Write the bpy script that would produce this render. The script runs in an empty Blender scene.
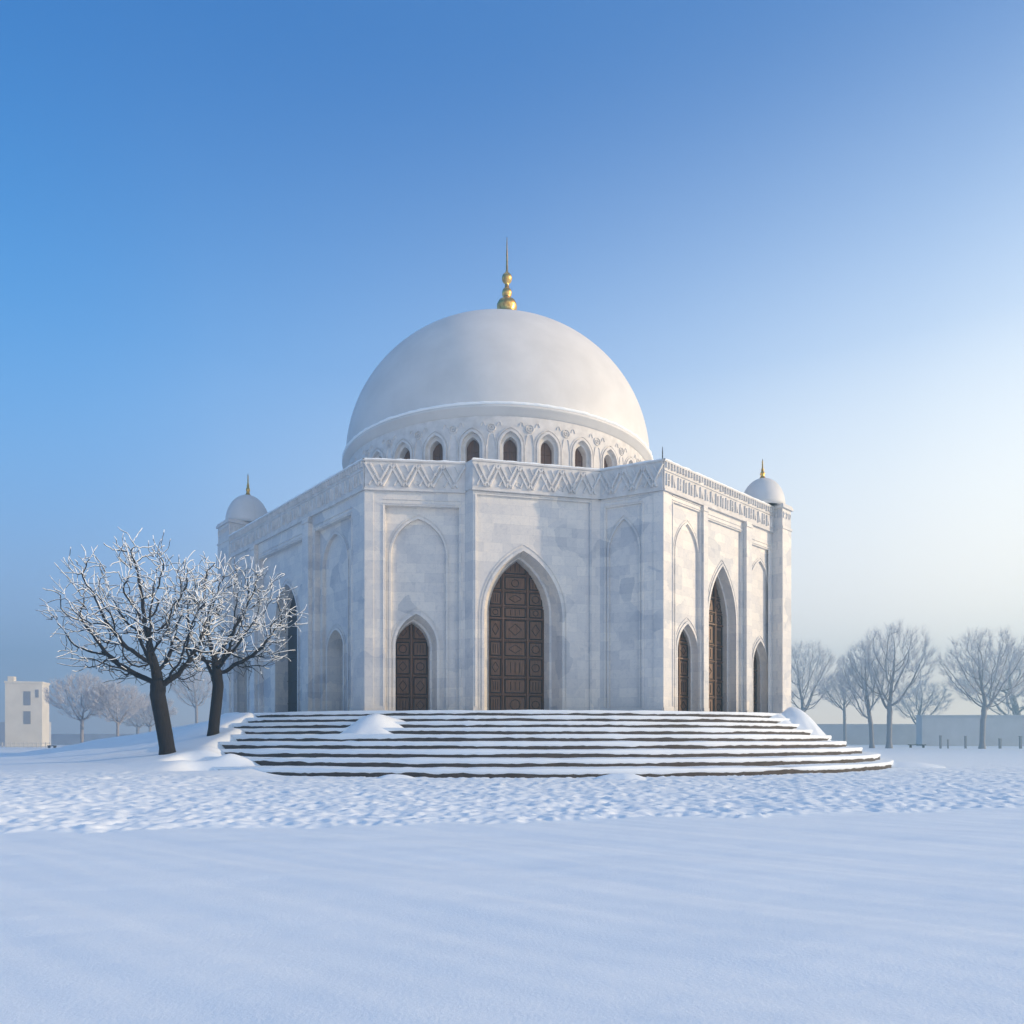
import bpy, bmesh, math, random
import numpy as np
from mathutils import Vector, noise as mnoise
R_ = math.radians
scene = bpy.context.scene
COL = scene.collection

# ------------------------------------------------------------------ camera, sky, sun, exposure
F = 709.0; HY = 740.0; CH = 1.3                    # focal length in pixels, horizon row, eye height
cd = bpy.data.cameras.new('camera'); cam = bpy.data.objects.new('camera', cd); COL.objects.link(cam)
cam.location = (0, 0, CH); cam.rotation_euler = (R_(90), 0, 0)
cd.sensor_width = 36; cd.lens = 36 * F / 1024; cd.shift_y = (HY - 512) / 1024
cd.clip_start = 0.05; cd.clip_end = 5000
scene.camera = cam
SUN_EL = 15.0; SUN_AZ = 98.0                        # azimuth from +Y towards +X
world = bpy.data.worlds.new('World'); scene.world = world; world.use_nodes = True
wn = world.node_tree.nodes; wl = world.node_tree.links; wn.clear()
wo = wn.new('ShaderNodeOutputWorld'); bg = wn.new('ShaderNodeBackground'); sky = wn.new('ShaderNodeTexSky')
sky.sky_type = 'NISHITA'; sky.sun_disc = False
sky.sun_elevation = R_(SUN_EL); sky.sun_rotation = R_(SUN_AZ)
sky.altitude = 0; sky.air_density = 1.0; sky.dust_density = 0.6; sky.ozone_density = 2.2
bg.inputs['Strength'].default_value = 0.15
EXPO = 1.25
# clear winter sky: the Nishita sky carries a deeper blue high up, an added bright zenith and a milky glow on the sun's side
wtc = wn.new('ShaderNodeTexCoord'); wsp = wn.new('ShaderNodeSeparateXYZ'); wl.new(wtc.outputs['Generated'], wsp.inputs[0])
def wramp(src, stops, lo=0., hi=1.):
    mr = wn.new('ShaderNodeMapRange'); mr.inputs[1].default_value = lo; mr.inputs[2].default_value = hi; wl.new(src, mr.inputs[0])
    r = wn.new('ShaderNodeValToRGB'); r.color_ramp.interpolation = 'B_SPLINE' if len(stops) > 3 else 'LINEAR'; e = r.color_ramp.elements
    while len(e) < len(stops): e.new(.5)
    for i, (p, c) in enumerate(stops):
        e[i].position = (p - lo) / (hi - lo); e[i].color = (*c, 1) if not isinstance(c, (int, float)) else (c, c, c, 1)
    wl.new(mr.outputs[0], r.inputs[0]); return r.outputs[0]
SKY_BASE = [(0, (.50, .60, .82)), (.114, (.40, .54, .84)), (.266, (.23, .51, .95)), (.452, (.05, .35, .86)), (.643, (.0, .15, .54)), (.82, (.0, .15, .50)), (1.0, (.62, .70, .82))]  # last stop: unseen zenith brightened beyond a natural sky to lift the snow
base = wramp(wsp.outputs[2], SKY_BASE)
gp = wramp(wsp.outputs[0], [(-1, 0.), (-.56, 0.), (-.344, .14), (0, .45), (.24, .66), (.44, .83), (.55, .95), (.7, 1.), (1, 1.)], -1., 1.)
gq = wramp(wsp.outputs[2], [(0, 1.), (.20, 1.), (.30, 1.), (.38, .86), (.45, .66), (.6, .28), (.72, .06), (.9, .02), (1, 0.)])
gm = wn.new('ShaderNodeMath'); gm.operation = 'MULTIPLY'; wl.new(gp, gm.inputs[0]); wl.new(gq, gm.inputs[1])
def wmix(f, a, b):
    m = wn.new('ShaderNodeMix'); m.data_type = 'RGBA'
    for i, v in ((0, f), (6, a), (7, b)):
        if isinstance(v, (int, float)): m.inputs[i].default_value = v
        elif isinstance(v, tuple): m.inputs[i].default_value = (*v, 1)
        else: wl.new(v, m.inputs[i])
    return m.outputs[2]
GLOW = [(0, (1.95, 1.62, 1.30)), (.15, (1.70, 1.50, 1.28)), (.3, (1.28, 1.27, 1.22)), (.45, (1.18, 1.21, 1.22)), (.6, (1.0, 1.06, 1.16)), (1, (.9, 1.0, 1.1))]
g0 = wramp(wsp.outputs[2], [(p, tuple(v / 2 for v in c)) for p, c in GLOW])      # ramps stop at 1, so doubled afterwards
g2 = wn.new('ShaderNodeVectorMath'); g2.operation = 'SCALE'; g2.inputs[3].default_value = 2.0; wl.new(g0, g2.inputs[0]); glow = g2.outputs[0]
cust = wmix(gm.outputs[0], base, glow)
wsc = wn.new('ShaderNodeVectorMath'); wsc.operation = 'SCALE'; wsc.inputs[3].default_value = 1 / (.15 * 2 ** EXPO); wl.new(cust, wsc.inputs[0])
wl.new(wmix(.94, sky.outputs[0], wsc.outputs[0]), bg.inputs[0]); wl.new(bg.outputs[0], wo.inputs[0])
sd = bpy.data.lights.new('sun', 'SUN'); sun = bpy.data.objects.new('sun', sd); COL.objects.link(sun)
sd.energy = 2.05; sd.angle = R_(0.8); sd.color = (1.0, 0.76, 0.48)
sdir = Vector((math.sin(R_(SUN_AZ)) * math.cos(R_(SUN_EL)), math.cos(R_(SUN_AZ)) * math.cos(R_(SUN_EL)), math.sin(R_(SUN_EL))))
sun.rotation_euler = sdir.to_track_quat('Z', 'Y').to_euler()
sun.location = sdir * 100
scene.view_settings.view_transform = 'Standard'; scene.view_settings.look = 'None'
scene.view_settings.exposure = EXPO; scene.view_settings.gamma = 1
HAZE_D = 0.0034

# ------------------------------------------------------------------ helpers
def link(name, me, mat=None, parent=None):
    o = bpy.data.objects.new(name, me); COL.objects.link(o)
    if mat is not None:
        me.materials.clear(); me.materials.append(mat)
    if parent is not None: o.parent = parent
    return o
def empty(name, loc=(0, 0, 0)):
    o = bpy.data.objects.new(name, None); COL.objects.link(o); o.location = loc; o.empty_display_size = 0.3
    return o
def tag(o, label=None, cat=None, group=None, kind=None):
    if label: o['label'] = label
    if cat: o['category'] = cat
    if group: o['group'] = group
    if kind: o['kind'] = kind
    return o
def smooth(me, on=True):
    me.polygons.foreach_set('use_smooth', [on] * len(me.polygons))

class MB:
    """collects quads with uv, builds one mesh"""
    def __init__(s): s.v = []; s.f = []; s.uv = []
    def quad(s, pts, uvs=None):
        i = len(s.v); s.v += [tuple(p) for p in pts]; s.f.append(tuple(range(i, i + len(pts))))
        s.uv += list(uvs) if uvs else [(p[0] + p[1] * .7, p[2]) for p in pts]
    def build(s, name, mat, parent=None, sm=False, merge=False, loc=None):
        me = bpy.data.meshes.new(name)
        v = s.v
        if loc is not None: v = [(p[0] - loc[0], p[1] - loc[1], p[2] - loc[2]) for p in v]
        me.from_pydata(v, [], s.f)
        ul = me.uv_layers.new(name='UVMap'); ul.data.foreach_set('uv', [c for q in s.uv for c in q])
        if merge:
            bm = bmesh.new(); bm.from_mesh(me); bmesh.ops.remove_doubles(bm, verts=bm.verts, dist=1e-4); bm.to_mesh(me); bm.free()
        if sm: smooth(me)
        o = link(name, me, mat, parent)
        if loc is not None: o.location = loc
        return o

class Face:
    """a vertical wall plane: s along, z up, off inward; P0 is the left end seen from outside"""
    def __init__(s, P0, P1):
        s.P0 = P0; s.P1 = P1; dx, dy = P1[0] - P0[0], P1[1] - P0[1]; s.L = math.hypot(dx, dy)
        s.u = (dx / s.L, dy / s.L); s.n = (s.u[1], -s.u[0])
    def m(s, a, z, off): return (s.P0[0] + s.u[0] * a - s.n[0] * off, s.P0[1] + s.u[1] * a - s.n[1] * off, z)
    def S(s, px, off=0):
        k = (px - 512) / F; ax = s.P0[0] - s.n[0] * off; ay = s.P0[1] - s.n[1] * off
        return (k * ay - ax) / (s.u[0] - k * s.u[1])
    def Z(s, px, py, off=0):
        a = s.S(px, off); y = s.m(a, 0, off)[1]; return CH + (HY - py) * y / F
class Round:
    """a vertical cylinder surface with the same interface"""
    def __init__(s, c, R, phi): s.c = c; s.R = R; s.phi = phi
    def m(s, a, z, off):
        p = s.phi + a / s.R; r = s.R - off
        return (s.c[0] + r * math.sin(p), s.c[1] - r * math.cos(p), z)

def arch(sl, sr, zb, zs, za, n=12):
    return dict(sl=sl, sr=sr, zb=zb, zs=zs, za=za, n=n, rect=False)
def rect(sl, sr, zb, zt): return dict(sl=sl, sr=sr, zb=zb, zs=zt, za=zt, n=1, rect=True)
def curve(h):
    if h['rect']: return [(h['sl'], h['zs']), (h['sr'], h['zs'])]
    sl, sr, zs, za, n = h['sl'], h['sr'], h['zs'], h['za'], h['n']
    w = (sr - sl) / 2; hh = max(za - zs, w * 1.001); Rr = (w * w + hh * hh) / (2 * w); cx = sl + Rr
    amax = math.asin(min(1, hh / Rr)); left = []
    for i in range(n + 1):
        a = amax * i / n; left.append((cx - Rr * math.cos(a), zs + Rr * math.sin(a)))
    if w * 2 > 0: left[-1] = (sl + w, za)
    return left + [(sl + sr - p[0], p[1]) for p in left[-2::-1]]
def grow_hole(h, w, top=1.25):
    g = dict(h); g['sl'] -= w; g['sr'] += w; g['za'] += w * (1 if h['rect'] else top); g['zs'] += w if h['rect'] else 0
    return g
def rectq(mb, f, s0, s1, z0, z1, off, ds=None):
    if s1 - s0 < 1e-5 or z1 - z0 < 1e-5: return
    n = 1 if not ds else max(1, int(math.ceil((s1 - s0) / ds)))
    for i in range(n):
        a = s0 + (s1 - s0) * i / n; b = s0 + (s1 - s0) * (i + 1) / n
        mb.quad([f.m(a, z0, off), f.m(b, z0, off), f.m(b, z1, off), f.m(a, z1, off)], [(a, z0), (b, z0), (b, z1), (a, z1)])
def reveal(mb, f, h, o0, o1, h2=None):
    c1 = curve(h); c2 = curve(h2) if h2 else c1
    a = [(h['sl'], h['zb'])] + c1 + [(h['sr'], h['zb'])]
    g = h2 or h; b = [(g['sl'], g['zb'])] + c2 + [(g['sr'], g['zb'])]
    for i in range(len(a) - 1):
        mb.quad([f.m(*a[i], o0), f.m(*b[i], o1), f.m(*b[i + 1], o1), f.m(*a[i + 1], o0)],
                [(a[i][0], a[i][1]), (a[i][0] + o1 - o0, a[i][1]), (a[i + 1][0] + o1 - o0, a[i + 1][1]), (a[i + 1][0], a[i + 1][1])])
def slab(mb, f, s0, s1, z0, z1, o0, o1, hole=None, hole2=None, ds=None, border=True):
    if hole is None: rectq(mb, f, s0, s1, z0, z1, o0, ds)
    else:
        rectq(mb, f, s0, hole['sl'], z0, z1, o0, ds); rectq(mb, f, hole['sr'], s1, z0, z1, o0, ds)
        rectq(mb, f, hole['sl'], hole['sr'], z0, hole['zb'], o0, ds)
        c = curve(hole)
        for p, q in zip(c, c[1:]):
            mb.quad([f.m(*p, o0), f.m(*q, o0), f.m(q[0], z1, o0), f.m(p[0], z1, o0)], [p, q, (q[0], z1), (p[0], z1)])
        reveal(mb, f, hole, o0, o1, hole2)
        if hole['zb'] > z0 + 1e-4:
            g = hole2 or hole
            mb.quad([f.m(hole['sl'], hole['zb'], o0), f.m(hole['sr'], hole['zb'], o0), f.m(g['sr'], g['zb'], o1), f.m(g['sl'], g['zb'], o1)])
    if border:
        mb.quad([f.m(s0, z0, o1), f.m(s0, z0, o0), f.m(s0, z1, o0), f.m(s0, z1, o1)])
        mb.quad([f.m(s1, z0, o0), f.m(s1, z0, o1), f.m(s1, z1, o1), f.m(s1, z1, o0)])
        n = 1 if not ds else max(1, int(math.ceil((s1 - s0) / ds)))
        for i in range(n):
            a = s0 + (s1 - s0) * i / n; b = s0 + (s1 - s0) * (i + 1) / n
            mb.quad([f.m(a, z1, o0), f.m(b, z1, o0), f.m(b, z1, o1), f.m(a, z1, o1)])
            mb.quad([f.m(a, z0, o0), f.m(a, z0, o1), f.m(b, z0, o1), f.m(b, z0, o0)])
def mould(mb, f, h, w, rise, off, down=True):
    """raised band round an opening"""
    g = grow_hole(h, w); a = curve(h); b = curve(g)
    if down:
        a = [(h['sl'], h['zb'])] + a + [(h['sr'], h['zb'])]; b = [(g['sl'], g['zb'])] + b + [(g['sr'], g['zb'])]
    o = off - rise
    for i in range(len(a) - 1):
        mb.quad([f.m(*a[i], o), f.m(*a[i + 1], o), f.m(*b[i + 1], o), f.m(*b[i], o)], [a[i], a[i + 1], b[i + 1], b[i]])
        mb.quad([f.m(*b[i], o), f.m(*b[i + 1], o), f.m(*b[i + 1], off), f.m(*b[i], off)], [b[i], b[i + 1], b[i + 1], b[i]])
        mb.quad([f.m(*a[i + 1], o), f.m(*a[i], o), f.m(*a[i], off + .01), f.m(*a[i + 1], off + .01)], [a[i + 1], a[i], a[i], a[i + 1]])
def bar(mb, f, p, q, w, rise, off):
    """relief rib between two points of a wall"""
    dx, dz = q[0] - p[0], q[1] - p[1]; L = math.hypot(dx, dz) or 1e-6; nx, nz = -dz / L * w / 2, dx / L * w / 2
    c = [(p[0] + nx, p[1] + nz), (p[0] - nx, p[1] - nz), (q[0] - nx, q[1] - nz), (q[0] + nx, q[1] + nz)]
    k = .55; cx = [(p[0] + nx * k, p[1] + nz * k), (p[0] - nx * k, p[1] - nz * k), (q[0] - nx * k, q[1] - nz * k), (q[0] + nx * k, q[1] + nz * k)]
    t = [f.m(*a, off - rise) for a in cx]; b = [f.m(*a, off + .005) for a in c]
    mb.quad(t, c)
    for i in range(4):
        j = (i + 1) % 4; mb.quad([b[i], b[j], t[j], t[i]], [c[i], c[j], c[j], c[i]])
def lathe(mb, prof, c, n=48, a0=0, a1=2 * math.pi):
    for i in range(n):
        p = a0 + (a1 - a0) * i / n; q = a0 + (a1 - a0) * (i + 1) / n
        for (r0, z0), (r1, z1) in zip(prof, prof[1:]):
            pts = [(c[0] + r0 * math.sin(p), c[1] - r0 * math.cos(p), z0), (c[0] + r0 * math.sin(q), c[1] - r0 * math.cos(q), z0),
                   (c[0] + r1 * math.sin(q), c[1] - r1 * math.cos(q), z1), (c[0] + r1 * math.sin(p), c[1] - r1 * math.cos(p), z1)]
            if r0 < 1e-5: pts = pts[1:]
            if r1 < 1e-5: pts = pts[:-1] if r0 >= 1e-5 else pts
            mb.quad(pts)
def fbm(x, y, z=0., o=4):
    return mnoise.fractal(Vector((x, y, z)), 1.0, 2.0, o)

# ------------------------------------------------------------------ materials
def mat(name, col, rough=.8, metal=0.):
    m = bpy.data.materials.new(name); m.use_nodes = True; b = m.node_tree.nodes['Principled BSDF']
    b.inputs['Base Color'].default_value = (*col, 1); b.inputs['Roughness'].default_value = rough; b.inputs['Metallic'].default_value = metal
    return m, m.node_tree.nodes, m.node_tree.links, b
def N(ns, t, **k):
    n = ns.new(t)
    for a, v in k.items():
        if a in n.inputs: n.inputs[a].default_value = v
        else: setattr(n, a, v)
    return n
def ramp(ns, ls, src, stops):
    r = ns.new('ShaderNodeValToRGB'); e = r.color_ramp.elements
    while len(e) < len(stops): e.new(.5)
    for i, (p, c) in enumerate(stops):
        e[i].position = p; e[i].color = (*c, 1) if len(c) == 3 else c
    ls.new(src, r.inputs[0]); return r
def mixc(ns, ls, typ, fac, a, b):
    m = ns.new('ShaderNodeMix'); m.data_type = 'RGBA'; m.blend_type = typ
    for i, v in ((0, fac), (6, a), (7, b)):
        if hasattr(v, 'is_linked') or hasattr(v, 'links'): ls.new(v, m.inputs[i])
        else: m.inputs[i].default_value = v if i == 0 else (*v, 1)
    return m.outputs[2]

def marble_mat(name, base=(.685, .665, .65), patches=True):
    m, ns, ls, b = mat(name, base, .55)
    uv = N(ns, 'ShaderNodeUVMap'); tc = N(ns, 'ShaderNodeTexCoord')
    br = N(ns, 'ShaderNodeTexBrick'); br.offset = .43; br.offset_frequency = 2; br.squash = .7; br.squash_frequency = 3
    for k, v in (('Scale', 1.0), ('Mortar Size', .006), ('Mortar Smooth', .2), ('Bias', .1), ('Brick Width', 1.05), ('Row Height', .52)):
        br.inputs[k].default_value = v
    br.inputs['Color1'].default_value = (.80, .82, .86, 1); br.inputs['Color2'].default_value = (1.08, 1.06, 1.02, 1)
    br.inputs['Mortar'].default_value = (.72, .74, .78, 1)
    ls.new(uv.outputs[0], br.inputs[0])
    vo = N(ns, 'ShaderNodeTexVoronoi', Scale=.85); vo.feature = 'F1'
    nw = N(ns, 'ShaderNodeTexNoise', Scale=1.1, Detail=4.0); ls.new(tc.outputs['Object'], nw.inputs[0])
    wv = mixc(ns, ls, 'LINEAR_LIGHT', .25, tc.outputs['Object'], nw.outputs['Color']); ls.new(wv, vo.inputs[0])
    vr = ramp(ns, ls, vo.outputs['Color'], [(.15, (.74, .78, .84)), (.35, (.90, .92, .95)), (.55, (1, 1, 1)), (.85, (1.10, 1.07, 1.03))])
    n2 = N(ns, 'ShaderNodeTexNoise', Scale=3.2, Detail=9.0, Roughness=.65, Distortion=1.6); ls.new(tc.outputs['Object'], n2.inputs[0])
    r2 = ramp(ns, ls, n2.outputs[0], [(.28, (.74, .77, .83)), (.48, (.98, .98, .98)), (.75, (1.09, 1.07, 1.04))])
    n4 = N(ns, 'ShaderNodeTexNoise', Scale=.35, Detail=3.0); ls.new(tc.outputs['Object'], n4.inputs[0])
    r4 = ramp(ns, ls, n4.outputs[0], [(.40, (0, 0, 0)), (.52, (1, 1, 1))])
    c = mixc(ns, ls, 'MULTIPLY', .75, base, br.outputs[0])
    if patches:
        fac = N(ns, 'ShaderNodeMath', operation='MULTIPLY'); ls.new(r4.outputs[0], fac.inputs[0]); fac.inputs[1].default_value = .9
        c = mixc(ns, ls, 'MULTIPLY', fac.outputs[0], c, vr.outputs[0])
    c = mixc(ns, ls, 'MULTIPLY', .7, c, r2.outputs[0])
    ls.new(c, b.inputs['Base Color'])
    n3 = N(ns, 'ShaderNodeTexNoise', Scale=22.0, Detail=6.0); ls.new(tc.outputs['Object'], n3.inputs[0])
    bp = N(ns, 'ShaderNodeBump', Strength=.12, Distance=.03); ls.new(n3.outputs[0], bp.inputs['Height'])
    bp2 = N(ns, 'ShaderNodeBump', Strength=.35, Distance=.02); bp2.invert = True; ls.new(br.outputs['Fac'], bp2.inputs['Height']); ls.new(bp.outputs[0], bp2.inputs['Normal'])
    ls.new(bp2.outputs[0], b.inputs['Normal'])
    return m
M_MARBLE = marble_mat('pale_marble')
def plain_mat(name, base, sc=1.2, var=.12, bump=.15, rough=.7, bsc=18.):
    m, ns, ls, b = mat(name, base, rough); tc = N(ns, 'ShaderNodeTexCoord')
    n = N(ns, 'ShaderNodeTexNoise', Scale=sc, Detail=8.0, Roughness=.6); ls.new(tc.outputs['Object'], n.inputs[0])
    r = ramp(ns, ls, n.outputs[0], [(.3, (1 - var,) * 3), (.7, (1 + var * .4,) * 3)])
    ls.new(mixc(ns, ls, 'MULTIPLY', 1.0, base, r.outputs[0]), b.inputs['Base Color'])
    n3 = N(ns, 'ShaderNodeTexNoise', Scale=bsc, Detail=6.0); ls.new(tc.outputs['Object'], n3.inputs[0])
    bp = N(ns, 'ShaderNodeBump', Strength=bump, Distance=.03); ls.new(n3.outputs[0], bp.inputs['Height']); ls.new(bp.outputs[0], b.inputs['Normal'])
    return m
M_CARVE = plain_mat('carved_stone', (.67, .65, .635), 2.0, .2, .2)
M_DOME = plain_mat('dome_plaster', (.67, .66, .65), .5, .10, .10, .6, 7.)
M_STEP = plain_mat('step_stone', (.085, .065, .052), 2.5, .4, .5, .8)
M_FAR = plain_mat('far_render', (.80, .74, .64), .5, .1, .1)
M_FARD = plain_mat('far_window', (.30, .33, .38), .5, .1, .1)
M_WALL = plain_mat('low_wall_render', (.55, .57, .61), .3, .15, .1)  # wall tone lightened so the colour itself carries the mist fade
M_IRON = plain_mat('dark_iron', (.06, .06, .065), 3, .2, .1)
M_POST = plain_mat('mist_paled_post', (.30, .31, .33), 3, .2, .1)  # posts paled in their colour to imitate fading in the mist
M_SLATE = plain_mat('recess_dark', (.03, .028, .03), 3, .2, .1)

def wood_mat():
    m, ns, ls, b = mat('door_wood', (.1, .05, .03), .5); tc = N(ns, 'ShaderNodeTexCoord')
    mp = N(ns, 'ShaderNodeMapping'); mp.inputs['Scale'].default_value = (9, 9, .8); ls.new(tc.outputs['Object'], mp.inputs[0])
    n = N(ns, 'ShaderNodeTexNoise', Scale=2.0, Detail=8.0, Roughness=.7); ls.new(mp.outputs[0], n.inputs[0])
    r = ramp(ns, ls, n.outputs[0], [(.3, (.075, .032, .016)), (.6, (.18, .085, .042)), (.8, (.30, .155, .08))])
    ls.new(r.outputs[0], b.inputs['Base Color'])
    bp = N(ns, 'ShaderNodeBump', Strength=.3, Distance=.02); ls.new(n.outputs[0], bp.inputs['Height']); ls.new(bp.outputs[0], b.inputs['Normal'])
    return m
M_WOOD = wood_mat(); M_GROOVE = plain_mat('groove_shade_wood', (.018, .010, .007), 4, .2, .2)  # second wood paints groove shade of the carving in near black
def gold_mat():
    m, ns, ls, b = mat('gilded_brass', (.72, .44, .11), .28, 1.0); tc = N(ns, 'ShaderNodeTexCoord')
    n = N(ns, 'ShaderNodeTexNoise', Scale=3.0, Detail=5.0); ls.new(tc.outputs['Object'], n.inputs[0])
    r = ramp(ns, ls, n.outputs[0], [(.35, (.42, .23, .05)), (.6, (.80, .50, .13))]); ls.new(r.outputs[0], b.inputs['Base Color'])
    r2 = ramp(ns, ls, n.outputs[0], [(.3, (.5,) * 3), (.7, (.22,) * 3)]); ls.new(r2.outputs[0], b.inputs['Roughness'])
    return m
M_GOLD = gold_mat()
def snow_mat(name, ground=False):
    m, ns, ls, b = mat(name, (.84, .86, .90), .75); tc = N(ns, 'ShaderNodeTexCoord')
    n = N(ns, 'ShaderNodeTexNoise', Scale=.6, Detail=5.0); ls.new(tc.outputs['Object'], n.inputs[0])
    r = ramp(ns, ls, n.outputs[0], [(.3, (.87, .91, .94)), (.7, (.91, .94, .955))]); ls.new(r.outputs[0], b.inputs['Base Color'])
    n2 = N(ns, 'ShaderNodeTexNoise', Scale=38.0, Detail=6.0, Roughness=.7); ls.new(tc.outputs['Object'], n2.inputs[0])
    bp = N(ns, 'ShaderNodeBump', Strength=.4 if ground else .25, Distance=.012 if ground else .03); ls.new(n2.outputs[0], bp.inputs['Height'])
    n3 = N(ns, 'ShaderNodeTexNoise', Scale=5.0, Detail=4.0); ls.new(tc.outputs['Object'], n3.inputs[0])
    bp2 = N(ns, 'ShaderNodeBump', Strength=.12, Distance=.03 if ground else .06); ls.new(n3.outputs[0], bp2.inputs['Height']); ls.new(bp.outputs[0], bp2.inputs['Normal'])
    ls.new(bp2.outputs[0], b.inputs['Normal'])
    return m
M_SNOW = snow_mat('snow'); M_GSNOW = snow_mat('ground_snow', True)
def bark_mat(name, c0, c1):
    m, ns, ls, b = mat(name, c0, .9); tc = N(ns, 'ShaderNodeTexCoord')
    mp = N(ns, 'ShaderNodeMapping'); mp.inputs['Scale'].default_value = (6, 6, 1.3); ls.new(tc.outputs['Object'], mp.inputs[0])
    n = N(ns, 'ShaderNodeTexNoise', Scale=3.0, Detail=8.0, Roughness=.7); ls.new(mp.outputs[0], n.inputs[0])
    r = ramp(ns, ls, n.outputs[0], [(.35, c0), (.7, c1)]); ls.new(r.outputs[0], b.inputs['Base Color'])
    bp = N(ns, 'ShaderNodeBump', Strength=.8, Distance=.05); ls.new(n.outputs[0], bp.inputs['Height']); ls.new(bp.outputs[0], b.inputs['Normal'])
    return m
M_BARK = bark_mat('dark_bark', (.006, .006, .007), (.022, .020, .022))
M_BARKF = bark_mat('frosty_bark', (.26, .25, .26), (.42, .41, .43))  # hoarfrost, with extra paleness painted in for the mist
M_TWIGF = bark_mat('frosty_twigs', (.58, .58, .61), (.76, .76, .79))  # frost on the twigs, lightened further in place of haze

# ------------------------------------------------------------------ stair rings
NS = 9; RISE = .308; RUN = 1.31; F0 = 24.25; YC = 46.0; PN = 2.15
def b_of(k): return YC - (F0 + RUN * k)
PXR = [893, 880, 862, 846, 831, 819, 811, 806, 802]
def sup(a, b, th, n=PN):
    c, s = math.cos(th), math.sin(th)
    return a * math.copysign(abs(c) ** (2 / n), c), b * math.copysign(abs(s) ** (2 / n), s)
def solve_a(k, px):
    t = (px - 512) / F; lo, hi = 8., 40.
    for _ in range(40):
        a = (lo + hi) / 2; mx = 0
        for i in range(0, 91):
            x, y = sup(a, b_of(k), R_(i)); mx = max(mx, x / (YC - y))
        if mx > t: hi = a
        else: lo = a
    return a
AR = [solve_a(k, p) for k, p in enumerate(PXR)]
print('AR', [round(a, 1) for a in AR])
AL0, AL8 = 22.0, 18.0
def a_left(k): return AL0 + (AL8 - AL0) * k / 8
def a_right(k):
    if k <= 0: return AR[0] - k * .9
    i = min(int(k), 7); return AR[i] + (AR[i + 1] - AR[i]) * (k - i)
BACK = 30.0
def ring(k, grow=0., n=150):
    pts = []
    b = b_of(k) + grow
    for i in range(n + 1):
        th = math.pi * i / n
        a = (a_right(k) if i <= n / 2 else a_left(k)) + grow
        x, y = sup(a, b, th); pts.append((x, YC - y))
    # back: half ellipse
    for i in range(1, 40):
        th = math.pi + math.pi * i / 40
        a = (a_left(k) if i < 20 else a_right(k)) + grow
        x, y = sup(a, BACK - k * .6 + grow, th); pts.append((x, YC - y))
    return pts                      # from right end, through the front, to the left, round the back
PLAT = NS * RISE

# ------------------------------------------------------------------ ground
def ring_k(x, y):
    """continuous ring index of a point (front side), vectorised"""
    lo = np.full(x.shape, -8.0); hi = np.full(x.shape, 12.0)
    AR_ = np.array(AR)
    for _ in range(26):
        k = (lo + hi) / 2
        ki = np.clip(k, 0, 7.999); i0 = ki.astype(int)
        ar = AR_[i0] + (AR_[np.minimum(i0 + 1, 8)] - AR_[i0]) * (ki - i0) - np.minimum(k, 0) * .9
        al = AL0 + (AL8 - AL0) * k / 8
        a = np.where(x > 0, ar, al); b = np.where(y < YC, YC - (F0 + RUN * k), BACK - k * .6)
        g = (np.abs(x) / a) ** PN + (np.abs(YC - y) / np.maximum(b, .5)) ** PN - 1
        inside = g < 0
        lo = np.where(inside, k, lo); hi = np.where(inside, hi, k)
    return (lo + hi) / 2
rngn = np.random.RandomState(5)
_tab = rngn.rand(256, 256)
def vnoise(x, y):
    xi = np.floor(x).astype(int); yi = np.floor(y).astype(int); fx = x - xi; fy = y - yi
    fx = fx * fx * (3 - 2 * fx); fy = fy * fy * (3 - 2 * fy)
    t = lambda a, b: _tab[a % 256, b % 256]
    return (t(xi, yi) * (1 - fx) + t(xi + 1, yi) * fx) * (1 - fy) + (t(xi, yi + 1) * (1 - fx) + t(xi + 1, yi + 1) * fx) * fy
def vfbm(x, y, o=4):
    s = 0; a = .5
    for i in range(o): s = s + a * (vnoise(x * 2 ** i + 17 * i, y * 2 ** i + 31 * i) - .5); a *= .5
    return s
def sstep(a, b, x): t = np.clip((x - a) / (b - a), 0, 1); return t * t * (3 - 2 * t)
def dents(x, y, cell, depth, seed, elong=1.7):
    rs = np.random.RandomState(seed); T = rs.rand(5, 64, 64)
    ci = np.floor(x / cell).astype(int); cj = np.floor(y / cell).astype(int); out = np.zeros_like(x)
    for di in (-1, 0, 1):
        for dj in (-1, 0, 1):
            a = ci + di; b = cj + dj; A = a % 64; B = b % 64
            px = (a + T[0, A, B]) * cell; py = (b + T[1, A, B]) * cell
            th = T[2, A, B] * math.pi; rr = cell * (.28 + .22 * T[3, A, B]); am = .3 + .7 * T[4, A, B]
            dx, dy = x - px, y - py; u = (dx * np.cos(th) + dy * np.sin(th)) / (rr * elong); v = (-dx * np.sin(th) + dy * np.cos(th)) / rr
            q = u * u + v * v
            out -= depth * am * np.exp(-q * q * .7); out += depth * .35 * am * np.exp(-((np.sqrt(q) - 1.35) / .35) ** 2)
    return out
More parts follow.
